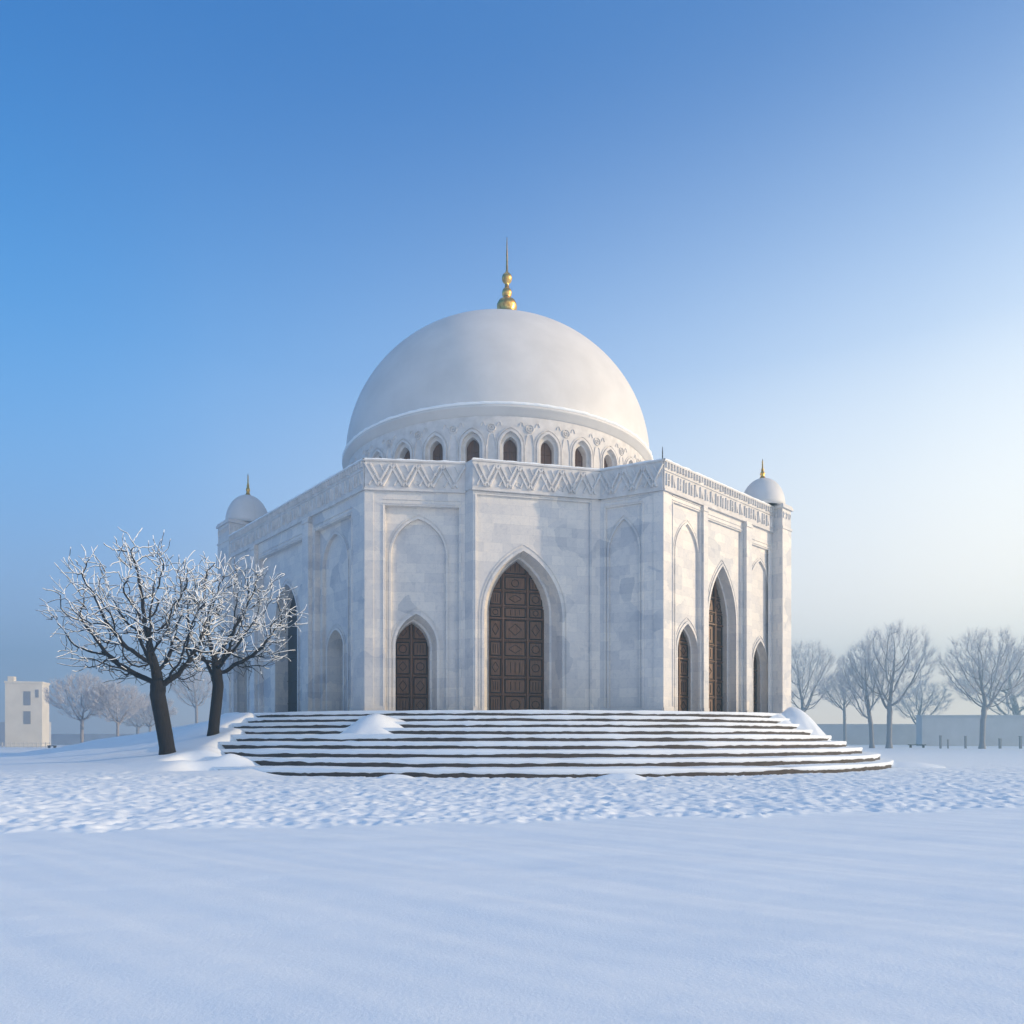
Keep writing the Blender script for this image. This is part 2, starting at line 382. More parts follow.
def ground_h(x, y):
    h = vfbm(x * .05, y * .05, 3) * .25 * sstep(20, 80, y)
    # foreground wind ripples
    w = vfbm(x * .12 + 3, y * .12, 3) * 7
    rip = np.sin((y * 1.0 + x * .70) * 5.2 + w) * .0060 * (.4 + vnoise(x * .3, y * .5)) + np.sin((y * 1.0 + x * .45) * 2.5 + w * .8 + 1) * .012 + np.sin((y + x * .75) * 14.0 + w * 2.2) * .0024 * (.3 + vnoise(x * .6 + 9, y * .9)) + vfbm(x * .45, y * 1.7, 4) * .055
    # churned band in front of the steps
    edge = 11.4 + .17 * x + np.maximum(x, 0) * .08 + vfbm(x * .9, y * .4, 3) * .9 + vfbm(x * 4., y * 2., 2) * .5 - .25
    band = sstep(edge - .12, edge + .12, y)
    far = 1 - sstep(26, 40, y) * .75
    k = ring_k(x, y)
    leftshade = 1 - sstep(22, 25.5, y + .20 * (x + 8)) * (x < -2) * .93 * sstep(2, 9, -x)
    d = dents(x, y, .34, .030, 1) + dents(x + 9, y + 4, .20, .017, 2, 1.4) + dents(x * .8, y, 1.1, .02, 3) + vfbm(x * 2.4, y * 2.4, 4) * .05
    h = h + rip * (1 - band) + band * far * leftshade * d + band * .03
    # snow bank burying the left ends of the steps and sloping down from the left wall
    bx = np.interp(y, [25, 30.5, 36, 40], [-8.2, -11.2, -11.9, -12.6]) + vfbm(y * .5, x * .12, 3) * 2.4
    wl_ = sstep(-.2, 2.2, bx - x)
    for (ex, ey, ea, eb) in ((-11.1, 26.1, 1.25, .9), (-12.3, 28.0, 1.0, .75)): wl_ = wl_ * (1 - np.exp(-(((x - ex) / ea) ** 4 + ((y - ey) / eb) ** 4)))
    Lx, Ly, Ex, Ey = -7.9, 37.9, -23.2, 54.9
    ux, uy = Ex - Lx, Ey - Ly; LL = math.hypot(ux, uy); ux /= LL; uy /= LL
    t = (x - Lx) * ux + (y - Ly) * uy; q = np.abs((x - Lx) * -uy + (y - Ly) * ux)
    side = ((x - Lx) * -uy + (y - Ly) * ux)
    q = np.where(t > LL, np.sqrt(q ** 2 + (t - LL) ** 2), q)
    q = q + vfbm(x * .15 + 7, y * .15, 3) * 2.5
    bk = np.interp(q, [-2, 0, 3, 7.7, 10, 13, 16.5, 19], [PLAT, PLAT, 2.2, 1.22, .72, .28, .06, 0]) * (.04 + .96 * sstep(23.6, 28.0, y))
    kk = k + 1
    prof = RISE * (np.log1p(np.exp(np.clip(kk * 1.3, -30, 30))) / 1.3)
    prof = np.where(k > -2.5, np.minimum(prof, PLAT + .02), 0)
    lump = vfbm(x * .25, y * .25, 4) * .35
    wr = sstep(0, 5, y - 48) * sstep(12, 16, x)
    low = np.maximum((np.maximum(bk + lump * sstep(.1, .8, bk), prof * (x < 0) * (k > -1)) + .08) * wl_ * (x < -5), (prof + .1) * wr)
    W = np.maximum(wl_ * sstep(.02, .3, bk + prof), wr)
    h = np.where((k > -.02) & (W < .02), -.05, h * (1 - .8 * W) + low)
    return np.where(k > 8.2, np.minimum(h, PLAT - .25), h)
def build_ground():
    rows = []
    y = -4.0
    while y < 3.2: rows.append(y); y += .5
    y = 3.2
    while y < 29: rows.append(y); y += max(.03, y * .0042)
    while y < 75: rows.append(y); y += .14 + (y - 29) * .01
    while y < 900: rows.append(y); y *= 1.06
    rows += [1500, 2500]
    rows = np.array(rows)
    u = np.concatenate([np.linspace(-4, -.95, 30)[:-1], np.linspace(-.95, .95, 760), np.linspace(.95, 4, 30)[1:]])
    Y, U = np.meshgrid(rows, u, indexing='ij'); X = U * (Y + 6)
    Z = ground_h(X.copy(), Y.copy()); Z = np.where(Y > 300, 0, Z)
    nr, nc = X.shape
    v = np.stack([X, Y, Z], -1).reshape(-1, 3)
    i = np.arange(nr - 1)[:, None] * nc + np.arange(nc - 1)[None]
    f = np.stack([i, i + 1, i + nc + 1, i + nc], -1).reshape(-1, 4)
    me = bpy.data.meshes.new('ground'); me.vertices.add(len(v)); me.vertices.foreach_set('co', v.ravel())
    me.loops.add(f.size); me.loops.foreach_set('vertex_index', f.ravel()); me.polygons.add(len(f))
    me.polygons.foreach_set('loop_start', np.arange(len(f)) * 4); me.update(calc_edges=True); smooth(me)
    o = link('ground', me, M_GSNOW); tag(o, kind='structure')
    return o
build_ground()
def gz(x, y): return float(ground_h(np.array([float(x)]), np.array([float(y)]))[0])

# ------------------------------------------------------------------ staircase
stairs = empty('stone_staircase', (0, 30, 0)); stairs.location = (0, 0, 0)
tag(stairs, 'wide curved dark stone steps under snow below the domed building', 'staircase')
rs = random.Random(3)
for k in range(NS):
    pts = ring(k); z0 = RISE * k - .03; z1 = RISE * (k + 1) - .03
    inner = ring(k, -(RUN + .5)) if k < NS - 1 else None
    mb = MB(); n = len(pts)
    for i in range(n):
        p, q = pts[i], pts[(i + 1) % n]
        if math.hypot(p[0] - q[0], p[1] - q[1]) < 1e-4: continue
        mb.quad([(q[0], q[1], z0), (p[0], p[1], z0), (p[0], p[1], z1), (q[0], q[1], z1)])
        cc = (0, YC + 2)
        if inner:
            a, b = inner[i], inner[(i + 1) % n]
            mb.quad([(p[0], p[1], z1), (q[0], q[1], z1), (b[0], b[1], z1), (a[0], a[1], z1)])
        else: mb.quad([(p[0], p[1], z1), (q[0], q[1], z1), (cc[0], cc[1], z1)])
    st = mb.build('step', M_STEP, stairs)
    # snow on the tread, a soft lip hanging over the nosing
    mb = MB(); L = 0; cols = []
    dens = []
    for i in range(n):
        p, q = pts[i], pts[(i + 1) % n]; d = math.hypot(p[0] - q[0], p[1] - q[1]); m_ = max(1, int(d / .14)) if q[1] < 52 else 1
        for j in range(m_): dens.append((p[0] + (q[0] - p[0]) * j / m_, p[1] + (q[1] - p[1]) * j / m_))
    nd = len(dens)
    for i, p in enumerate(dens):
        a, b = dens[i - 1], dens[(i + 1) % nd]; tx, ty = b[0] - a[0], b[1] - a[1]; tl = math.hypot(tx, ty) or 1
        ox, oy = -ty / tl, tx / tl
        if ox * p[0] + oy * (p[1] - YC) < 0: ox, oy = -ox, -oy
        u1 = fbm(p[0] * 1.3, p[1] * 1.3, k * 7.); u2 = fbm(p[0] * 4.5, p[1] * 3.5, k * 3.); u3 = fbm(p[0] * .35, p[1] * .35, 40 + k * 5.)
        drop = .135 + .03 * u1 + .022 * u2 + .045 * u3
        
        drop = max(.03, min(drop, .27))
        over = .026 + .012 * u1; th = .03 + .015 * u1 + .03 * u3
        prof = [(.004, z1 - drop), (over * .7, z1 - drop * .86), (over, z1 - drop * .45), (over * .85, z1 + th * .2), (over * .3, z1 + th * .8),
                (-.12, z1 + th), (-.6, z1 + th + .01 + .02 * u2), (-(RUN + .25), z1 + th + .02)]
        cols.append([(p[0] + ox * d, p[1] + oy * d, z) for d, z in prof])
    for i in range(nd):
        c0, c1 = cols[i], cols[(i + 1) % nd]
        for j in range(len(c0) - 1): mb.quad([c0[j], c0[j + 1], c1[j + 1], c1[j]])
    if k == NS - 1:
        for i in range(nd): mb.quad([cols[i][-1], cols[(i + 1) % nd][-1], (0, YC + 2, z1 + .06)])
    mb.build('snow_layer', M_SNOW, st, sm=True, merge=True)

# ------------------------------------------------------------------ the building
bld = empty('domed_shrine', (0, 0, 0))
tag(bld, 'white marble domed building with pointed arch doors on snowy steps', 'building')
ZB = PLAT - .04; ZT = 16.3
def plan(px, top_y):
    d = F * (ZT - CH) / (HY - top_y); return ((px - 512) / F * d, d)
Lc = plan(365, 459.5); Ac = plan(465, 463.2); Bc = plan(473, 459.5); Cc = plan(600, 470.5); Rc = plan(663, 460)
lu = (-637 / 953., 709 / 953.); ru = (790 / 1061., 709 / 1061.)
def along(p, d, s): return (p[0] + d[0] * s, p[1] + d[1] * s)
def solve_s(p, d, px):
    k = (px - 512) / F; return (k * p[1] - p[0]) / (d[0] - k * d[1])
LE = along(Lc, lu, solve_s(Lc, lu, 231)); RE = along(Rc, ru, solve_s(Rc, ru, 772))
print('corners', Lc, Ac, Bc, Cc, Rc, LE, RE)
fLA = Face(Lc, Ac); fAB = Face(Ac, Bc); fBC = Face(Bc, Cc); fCR = Face(Cc, Rc)
fL = Face(LE, Lc); fR = Face(Rc, RE)
FRZ = ZT - 1.55
def door_at(f, hole, off, kind='leafs', name='door', par=None):
    """carved wooden door filling the inner opening"""
    mb = MB(); sl, sr = hole['sl'] - .05, hole['sr'] + .05; zb, zt = ZB, hole['za'] + .1; dark = []
    rectq(mb, f, sl, sr, zb, zt, off)
    w = sr - sl; nc = 3 if kind == 'big' else 2
    cw = [.0, .26, .70, 1.] if nc == 3 else [0, .5, 1.]
    edges = [sl + w * c for c in cw]
    for e in edges: bar(mb, f, (e, zb), (e, zt), .13, .11, off)
    rr = random.Random(int(abs(sl) * 1000) + nc)
    rows = [0, .13, .24, .37, .48, .62, .70, .80, .90, 1.] if nc == 3 else [0, .2, .42, .62, .8, 1.]
    for r0, r1 in zip(rows, rows[1:]):
        za, zc = zb + (zt - zb) * r0, zb + (zt - zb) * r1
        bar(mb, f, (sl, zc), (sr, zc), .07 if abs(r1 - .62) > .01 else .15, .09, off)
        for e0, e1 in zip(edges, edges[1:]):
            m_ = .13; a0, a1, b0, b1 = e0 + m_, e1 - m_, za + m_ * .8, zc - m_ * .8
            if a1 - a0 < .1 or b1 - b0 < .1: continue
            q0 = len(mb.f)
            for p, q in (((a0, b0), (a1, b0)), ((a1, b0), (a1, b1)), ((a1, b1), (a0, b1)), ((a0, b1), (a0, b0))): bar(mb, f, p, q, .06, .055, off)
            t = rr.random(); ca, cb = (a0 + a1) / 2, (b0 + b1) / 2; wa, wb = (a1 - a0) * .32, (b1 - b0) * .32
            if t < .35:
                for i in range(3):
                    x = ca + (i - 1) * wa * .7; bar(mb, f, (x, cb - wb), (x, cb + wb), .035, .03, off)
            elif t < .7:
                P = [(ca - wa, cb), (ca, cb + wb), (ca + wa, cb), (ca, cb - wb)]
                for i in range(4): bar(mb, f, P[i], P[(i + 1) % 4], .035, .03, off)
            else:
                rr_ = min(wa, wb); P = [(ca + rr_ * math.cos(i * .7854), cb + rr_ * math.sin(i * .7854)) for i in range(8)]
                for i in range(8): bar(mb, f, P[i], P[(i + 1) % 8], .045, .03, off)
            dark += list(range(q0, len(mb.f)))  # mouldings and motifs coloured dark to draw the carving's groove shade
    o = mb.build(name, M_WOOD, par); o.data.materials.append(M_GROOVE)
    for i in dark: o.data.polygons[i].material_index = 1
    return o

def hole_px(f, xl, xr, ysp, yap, off, zb=None):
    sl, sr = sorted((f.S(xl, off), f.S(xr, off))); xm = (xl + xr) / 2
    # apex from the pixel of the mid plane point
    sm = (sl + sr) / 2; p = f.m(sm, 0, off); za = CH + (HY - yap) * p[1] / F; zs = CH + (HY - ysp) * p[1] / F
    return arch(sl, sr, ZB if zb is None else zb, zs, za)
def rect_px(f, xl, xr, ytop_l, off):
    sl, sr = f.S(xl, off), f.S(xr, off); p = f.m(sl, 0, off); return rect(sl, sr, ZB, CH + (HY - ytop_l) * p[1] / F)
def lines_top(mb, f, h, off, gap=.22):
    """double moulding line over a rectangular panel"""
    for i in range(2):
        z = h['zs'] + .10 + gap * i
        bar(mb, f, (h['sl'] - .1, z), (h['sr'] + .1, z), .07, .045, off)
def bay(name, f, s0, s1, panel, niche=None, door=None, leaf=None, depth=1.3, kind='small', dname='door', dlabel=None, o1=.3, o2=.46, blank=None):
    """wall bay: face > rectangular panel > blind arch > doorway"""
    mb = MB()
    slab(mb, f, s0, s1, ZB, FRZ, 0, o1, panel)
    # panel edge mouldings
    for (a, c) in (((panel['sl'] - .09, ZB), (panel['sl'] - .09, panel['zs'])), ((panel['sr'] + .09, ZB), (panel['sr'] + .09, panel['zs']))): bar(mb, f, a, c, .08, .04, 0)
    lines_top(mb, f, panel, 0)
    cur = o1; a, b, t = panel['sl'] - .03, panel['sr'] + .03, panel['zs'] + .03
    if niche:
        slab(mb, f, a, b, ZB, t, cur, o2, niche, border=False); mould(mb, f, niche, .10, .05, cur); mould(mb, f, grow_hole(niche, .16), .05, .03, cur); cur = o2
        a, b, t = niche['sl'] - .03, niche['sr'] + .03, niche['za'] + .05
    if door:
        leafh = leaf or door
        slab(mb, f, a, b, ZB, t, cur, cur + depth * .55, door, None if not leaf else dict(door, sl=door['sl'] * .45 + leaf['sl'] * .55, sr=door['sr'] * .45 + leaf['sr'] * .55, za=door['za'] * .45 + leaf['za'] * .55, zs=door['zs'] * .45 + leaf['zs'] * .55), border=False)
        mid = dict(door) if not leaf else dict(door, sl=door['sl'] * .45 + leaf['sl'] * .55, sr=door['sr'] * .45 + leaf['sr'] * .55, za=door['za'] * .45 + leaf['za'] * .55, zs=door['zs'] * .45 + leaf['zs'] * .55)
        mid2 = dict(mid, sl=mid['sl'] , sr=mid['sr'] - .12 * (1 if f is not fL else 0), za=mid['za'] - .10)
        reveal(mb, f, mid, cur + depth * .55, cur + depth * .56, mid2)
        reveal(mb, f, mid2, cur + depth * .56, cur + depth, leafh)
        mould(mb, f, door, .13, .06, cur); mould(mb, f, grow_hole(door, .22, 1.5), .045, .035, cur)
    else:
        rectq(mb, f, a, b, ZB, t, cur)
    # plinth line
    if door:
        for (x0, x1) in ((s0, panel['sl']), (panel['sr'], s1)):
            slab(mb, f, x0, x1, ZB, ZB + .32, -.07, 0); slab(mb, f, x0, x1, ZB + .32, ZB + .40, -.035, 0)
    else: slab(mb, f, s0, s1, ZB, ZB + .32, -.07, 0)
    o = mb.build(name, M_MARBLE, bld)
    if door and kind != 'none':
        if kind == 'dark':
            m2 = MB(); rectq(m2, f, leafh['sl'] - .05, leafh['sr'] + .05, ZB, leafh['za'] + .1, cur + depth - .01)
            sm = (leafh['sl'] + leafh['sr']) / 2
            bar(m2, f, (sm, ZB), (sm, leafh['za']), .1, .06, cur + depth - .01)
            for j in range(5): bar(m2, f, (leafh['sl'], ZB + 1.5 * j + 1), (leafh['sr'], ZB + 1.5 * j + 1), .07, .05, cur + depth - .01)
            dd = m2.build('door', M_IRON, bld); dd['label'] = 'dark recessed door of the left wall'
        elif kind == 'blind':
            m2 = MB(); rectq(m2, f, leafh['sl'] - .05, leafh['sr'] + .05, ZB, leafh['za'] + .1, cur + depth - .01)
            m2.build('niche_back', M_MARBLE, bld)
        else:
            dd = door_at(f, leafh, cur + depth - .01, kind, par=bld)
            if dlabel: dd['label'] = dlabel
    return o
# front left bay
o1, o2 = .30, .46
pn = rect_px(fLA, 385, 459, 505, 0); ni = hole_px(fLA, 391, 446, 556, 519, o1); dr = hole_px(fLA, 395.5, 437, 646, 614, o2); lf = hole_px(fLA, 395, 428, 650, 624, o2 + 1.2)
bay('wall', fLA, 0, fLA.L, pn, ni, dr, lf, 1.2, 'small', dlabel='small carved brown door left of the main portal')
# portal bay
pn = rect_px(fBC, 477, 590, 494, 0); dr = hole_px(fBC, 484, 562, 616, 551, .12); lf = hole_px(fBC, 489, 543, 614, 562, .12 + 1.7)
bay('wall', fBC, 0, fBC.L, pn, None, dr, lf, 1.7, 'big', dlabel='tall carved brown door of the main portal', o1=.12)
# side return and right section
mb = MB(); slab(mb, fAB, 0, fAB.L, ZB, FRZ, 0, .1); mb.build('wall', M_MARBLE, bld)
pn = rect_px(fCR, 606, 641, 508, 0); ni = hole_px(fCR, 609, 639, 552, 519, .10)
bay('wall', fCR, 0, fCR.L, pn, ni, o1=.10, o2=.18)
# right wall: three bays
def rbay(xa, xb, pl, pr, pt, nichepx, doorpx, leafpx, depth, kind, lab=None):
    s0, s1 = fR.S(xa), fR.S(xb); pn = rect_px(fR, pl, pr, pt, 0)
    ni = hole_px(fR, *nichepx, .12) if nichepx else None; od = .20 if nichepx else .12
    dr = hole_px(fR, *doorpx, od); lf = hole_px(fR, *leafpx, od + depth) if leafpx else None
    bay('wall', fR, s0, s1, pn, ni, dr, lf, depth, kind, dlabel=lab, o1=.12, o2=.20)
rbay(663, 703, 673.5, 700, 502, (675.5, 698, 556, 524), (677, 697, 652, 624), None, .62, 'small', 'small carved door at the near end of the sunlit right wall')
rbay(703, 744, 706.5, 741, 519, None, (708, 735.5, 622, 566), None, .92, 'big', 'tall carved door in the middle of the sunlit right wall')
rbay(744, 772, 749, 770, 543, (750, 769, 590, 561), (752.5, 767, 666, 641), None, .75, 'small', 'small door at the far end of the sunlit right wall')
# engaged piers between the bays
def pier(f, px, w, out=.28):
    mb = MB(); a = f.S(px); slab(mb, f, a - w / 2, a + w / 2, ZB, FRZ - .1, -out, .05); slab(mb, f, a - w / 2 - .05, a + w / 2 + .05, ZB, ZB + .38, -out - .06, .0)
    slab(mb, f, a - w / 2 - .04, a + w / 2 + .04, FRZ - .42, FRZ - .27, -out - .05, .0)
    mb.build('pilaster', M_MARBLE, bld)
pier(fR, 703.5, .42, .16); pier(fR, 745.5, .62, .26)
# left wall: three bays
def lbay(xa, xb, pl, pr, ptl, nichepx, doorpx, leafpx, depth, kind):
    s0, s1 = fL.S(xa), fL.S(xb); pn = rect_px(fL, pl, pr, ptl, 0)
    ni = hole_px(fL, *nichepx, .3) if nichepx else None; od = .46 if nichepx else .3
    dr = hole_px(fL, *doorpx, od) if doorpx else None; lf = hole_px(fL, *leafpx, od + depth) if leafpx else None
    bay('wall', fL, s0, s1, pn, ni, dr, lf, depth, kind)
lbay(309, 365, 315, 351, 531, (323, 348, 566, 534), (328, 344, 650, 630), None, .9, 'blind')
lbay(255, 309, 259, 304, 559, None, (276, 298, 622, 584), None, .85, 'dark')
lbay(231, 255, 233, 252, 575, None, (235, 248, 668, 650), None, .7, 'blind')
pier(fL, 309, .8, .25); pier(fL, 255.5, .8, .25)

# friezes / parapets
def parapet(f, style, s0=0., s1=None, join=.0):
    s1 = f.L if s1 is None else s1; mb = MB(); o = -.10
    slab(mb, f, s0 - join, s1 + join, FRZ, ZT - .10, o, .55)
    slab(mb, f, s0 - join - .03, s1 + join + .03, FRZ - .10, FRZ, o - .05, .1)
    slab(mb, f, s0 - join - .04, s1 + join + .04, ZT - .10, ZT, o - .06, .6)
    z0, z1 = FRZ + .14, ZT - .24; L = s1 - s0; rr = random.Random(int(L * 100))
    if style == 'front':
        n = max(2, int(round(L / 1.25))); w = L / n
        for i in range(n):
            a = s0 + i * w
            for dx in (0, .27):
                for (p, q) in (((a + dx, z1), (a + w * .5 + dx, z0)), ((a + w * .5 + dx, z0), (a + w + dx, z1))):
                    if q[0] <= s1 + .02 and p[0] < s1: bar(mb, f, p, q, .15, .11, o)
            x0, x1 = a + w * .12, a + w * .36
            bar(mb, f, (a + w * .16, z0 + .03), (a + w * .40, z0 + .60), .11, .08, o)
            bar(mb, f, (a + w * .60, z1 - .03), (a + w * .84, z1 - .58), .10, .08, o)
            m_ = 7; cx, cz, rad = a + w * .05, z0 + .2, .12
            P = [(cx + rad * math.cos(j * 2 * math.pi / m_), cz + rad * math.sin(j * 2 * math.pi / m_)) for j in range(m_)]
            if i % 2 == 0 and cx - rad > s0:
                for j in range(m_): bar(mb, f, P[j], P[(j + 1) % m_], .045, .04, o)
    else:
        n = int(L / .52); w = L / n
        for i in range(n):
            a = s0 + (i + .5) * w; t = rr.random(); zt = z0 + .72; zb_ = z0 + .02
            bar(mb, f, (a - w * .22, zb_ + .1 * rr.random()), (a - w * .18, zt), .09, .08, o)
            if t < .45: bar(mb, f, (a - w * .18, zt - .05), (a + w * .26, zb_ + .08), .07, .07, o)
            elif t < .8: bar(mb, f, (a + w * .2, zb_ + .02), (a + w * .2, zt - .1), .09, .08, o)
            else:
                bar(mb, f, (a - w * .2, zb_ + .3), (a + w * .25, zb_ + .35), .07, .07, o); bar(mb, f, (a + w * .22, zb_ + .05), (a + w * .25, zt), .07, .07, o)
            # crest row of small pendants
            cz = z1 + .02
            bar(mb, f, (a - w * .25, cz + .1), (a - w * .25, cz - .18 - .06 * rr.random()), .13, .09, o)
            bar(mb, f, (a + w * .22, cz + .1), (a + w * .22, cz - .14 - .08 * rr.random()), .12, .09, o)
        bar(mb, f, (s0, z0 + .84), (s1, z0 + .84), .05, .05, o)
    ob = mb.build('parapet', M_CARVE, bld)
    # thin snow on the coping
    mb = MB(); n = int(L / .12); pr = []
    for i in range(n + 1):
        a = s0 - join + (L + 2 * join) * i / n; u = fbm(a * 1.7, f.P0[0], 3.); h = max(.012, .06 + .07 * u)
        pr.append([f.m(a, ZT - .02, o - .065), f.m(a, ZT + h * .6, o - .07), f.m(a, ZT + h, o + .02), f.m(a, ZT + h, .45), f.m(a, ZT - .02, .61)])
    for p, q in zip(pr, pr[1:]):
        for j in range(4): mb.quad([p[j], q[j], q[j + 1], p[j + 1]])
    mb.build('snow_cap', M_SNOW, ob, sm=True, merge=True)
parapet(fLA, 'front'); parapet(fBC, 'front', join=.04); parapet(fCR, 'front', -.03)
parapet(fL, 'side'); parapet(fR, 'side')
mb = MB(); slab(mb, fAB, -.1, fAB.L + .05, FRZ, ZT - .012, -.06, .3); mb.build('parapet', M_CARVE, bld)
# corner strips
for c, fa, fb in ((Lc, fL, fLA), (Rc, fCR, fR)):
    mb = MB()
    slab(mb, fa, fa.L - .5, fa.L + .02, ZB, FRZ - .11, -.045, .02); slab(mb, fb, -.02, .45, ZB, FRZ - .11, -.045, .02)
    mb.build('corner_strip', M_MARBLE, bld)

# back walls and roof
nL = fL.n; nR = fR.n
BL = along(LE, ru, 17.0); BR = along(RE, lu, 22.0)
for P0, P1 in ((RE, BR), (BR, BL), (BL, LE)):
    f = Face(P0, P1); mb = MB(); slab(mb, f, 0, f.L, ZB - 1, ZT, 0, .5); slab(mb, f, 0, f.L, FRZ, ZT - .05, -.1, 0); mb.build('wall', M_MARBLE, bld)
poly = [Lc, Ac, Bc, Cc, Rc, RE, BR, BL, LE]
mb = MB(); zc = ZT - .55; cc = (-1.0, 52.0)
for i in range(len(poly)):
    p, q = poly[i], poly[(i + 1) % len(poly)]; mb.quad([(p[0] * .99 + cc[0] * .01, p[1] * .99 + cc[1] * .01, zc), (q[0] * .99 + cc[0] * .01, q[1] * .99 + cc[1] * .01, zc), (*cc, zc)])
mb.build('roof', M_SNOW, bld)
# dark core behind the openings keeps light out
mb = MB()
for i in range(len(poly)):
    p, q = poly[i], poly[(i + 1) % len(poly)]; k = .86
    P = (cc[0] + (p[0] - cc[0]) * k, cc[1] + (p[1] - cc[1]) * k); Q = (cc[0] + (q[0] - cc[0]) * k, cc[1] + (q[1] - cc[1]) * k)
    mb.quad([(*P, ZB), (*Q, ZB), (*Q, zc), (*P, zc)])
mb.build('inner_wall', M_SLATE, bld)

# drum
DC = (-1.02, 53.0); DR = 11.0; ZC = 20.85
drum = MB(); NW = 30; cw = 2 * math.pi * DR / NW; wins = []
for i in range(NW):
    f = Round(DC, DR, R_(4.9 + 12 * i)); hw = .43
    h = arch(-hw, hw, 16.0, 18.75, 19.35, 6); h0 = arch(-hw - .2, hw + .2, 16.0, 18.72, 19.6, 6)
    slab(drum, f, -cw / 2, cw / 2, 15.4, ZC, 0, .16, h0, ds=.4, border=False)
    slab(drum, f, -hw - .22, hw + .22, 15.4, 19.7, .16, .62, h, ds=.4, border=False)
    mould(drum, f, h0, .12, .08, 0); mould(drum, f, grow_hole(h0, .20, 1.1), .05, .05, 0)
    # rosette and scroll reliefs between the arches
    zr = 19.8
    for rad, wd in ((.24, .06), (.10, .07)):
        P = [(cw / 2 + rad * math.cos(j * math.pi / 5), zr + rad * math.sin(j * math.pi / 5)) for j in range(10)]
        for j in range(10): bar(drum, f, P[j], P[(j + 1) % 10], wd, .06, 0)
    for sg in (-1, 1):
        P = [(cw / 2 + sg * (.12 + .2 * t), zr - .35 - .8 * t + .12 * math.sin(t * 6)) for t in [0, .25, .5, .75, 1]]
        for j in range(4): bar(drum, f, P[j], P[j + 1], .05, .045, 0)
        P = [(cw / 2 + sg * (.36 + .26 * t), zr + .12 + .25 * math.sin(t * 3.1)) for t in [0, .25, .5, .75, 1]]
        for j in range(4): bar(drum, f, P[j], P[j + 1], .05, .045, 0)
    wm = MB(); rectq(wm, f, -hw, hw, 15.9, 19.4, .6, .3)
    for x in (-.42, 0, .42): bar(wm, f, (x, 15.9), (x, 19.3), .06, .05, .6)
    for z in (16.8, 17.7, 18.6): bar(wm, f, (-hw, z), (hw, z), .05, .04, .6)
    wins.append(wm)
dr_o = drum.build('drum', M_CARVE, bld)
for wm in wins: wm.build('window', M_WOOD, dr_o)
mb = MB()
lathe(mb, [(DR - .1, ZC - .35), (DR + .05, ZC - .33), (DR + .07, ZC - .22), (DR + .16, ZC - .18), (DR + .20, ZC - .02), (DR + .32, ZC + .03), (DR + .36, ZC + .16), (DR + .30, ZC + .22), (DR + .34, ZC + .28)], DC, 180)
cor = mb.build('cornice', M_DOME, bld, sm=True, merge=True)
mb = MB(); nn = 360; rows_ = []
for i in range(nn):
    p = 2 * math.pi * i / nn; u = .02 * math.sin(i * math.pi / 2) + .05 * fbm(math.sin(p) * 14, math.cos(p) * 14, 2.)
    rows_.append([(DC[0] + r * math.sin(p), DC[1] - r * math.cos(p), z) for r, z in ((DR + .33, ZC + .20), (DR + .385 + u * .6, ZC + .25), (DR + .39 + u * .6, ZC + .32 + u * .5), (DR + .26, ZC + .40 + u * .5), (DR + .02, ZC + .46), (DR - .5, ZC + .50))])
for i in range(nn):
    a, b = rows_[i], rows_[(i + 1) % nn]
    for j in range(5): mb.quad([a[j], b[j], b[j + 1], a[j + 1]])
mb.build('snow_rim', M_SNOW, cor, sm=True, merge=True)
DA, DB = 11.12, 10.15
prof = [(DA * math.cos(t), ZC + .45 + DB * (math.sin(t) ** .98)) for t in [math.pi / 2 * i / 64 for i in range(64)]] + [(0, ZC + .45 + DB)]
mb = MB(); lathe(mb, [(DA - .05, ZC)] + prof, DC, 160); mb.build('dome', M_DOME, bld, sm=True, merge=True)
# main finial
FX = (-.38, 53.0)
def fz(py, d=53.0): return CH + (HY - py) * d / F
g = F / 53.0
fp = [(.9, fz(334)), (.75, fz(316)), (.60, fz(312)), (10 / g, fz(309)), (10 / g, fz(305)), (8.5 / g, fz(302)), (5 / g, fz(299.5)), (3.6 / g, fz(298)), (3.4 / g, fz(297)),
      (4.6 / g, fz(295.5)), (5 / g, fz(293)), (4.3 / g, fz(290.5)), (2.4 / g, fz(288)), (1.8 / g, fz(285)), (2.4 / g, fz(283.5)), (4.4 / g, fz(281.5)), (5.2 / g, fz(278.5)), (4.4 / g, fz(275.5)), (2 / g, fz(273.3)), (1.1 / g, fz(271)), (.8 / g, fz(255)), (.3 / g, fz(238)), (0, fz(237))]
mb = MB(); lathe(mb, fp, FX, 28); mb.build('finial', M_GOLD, bld, sm=True, merge=True)

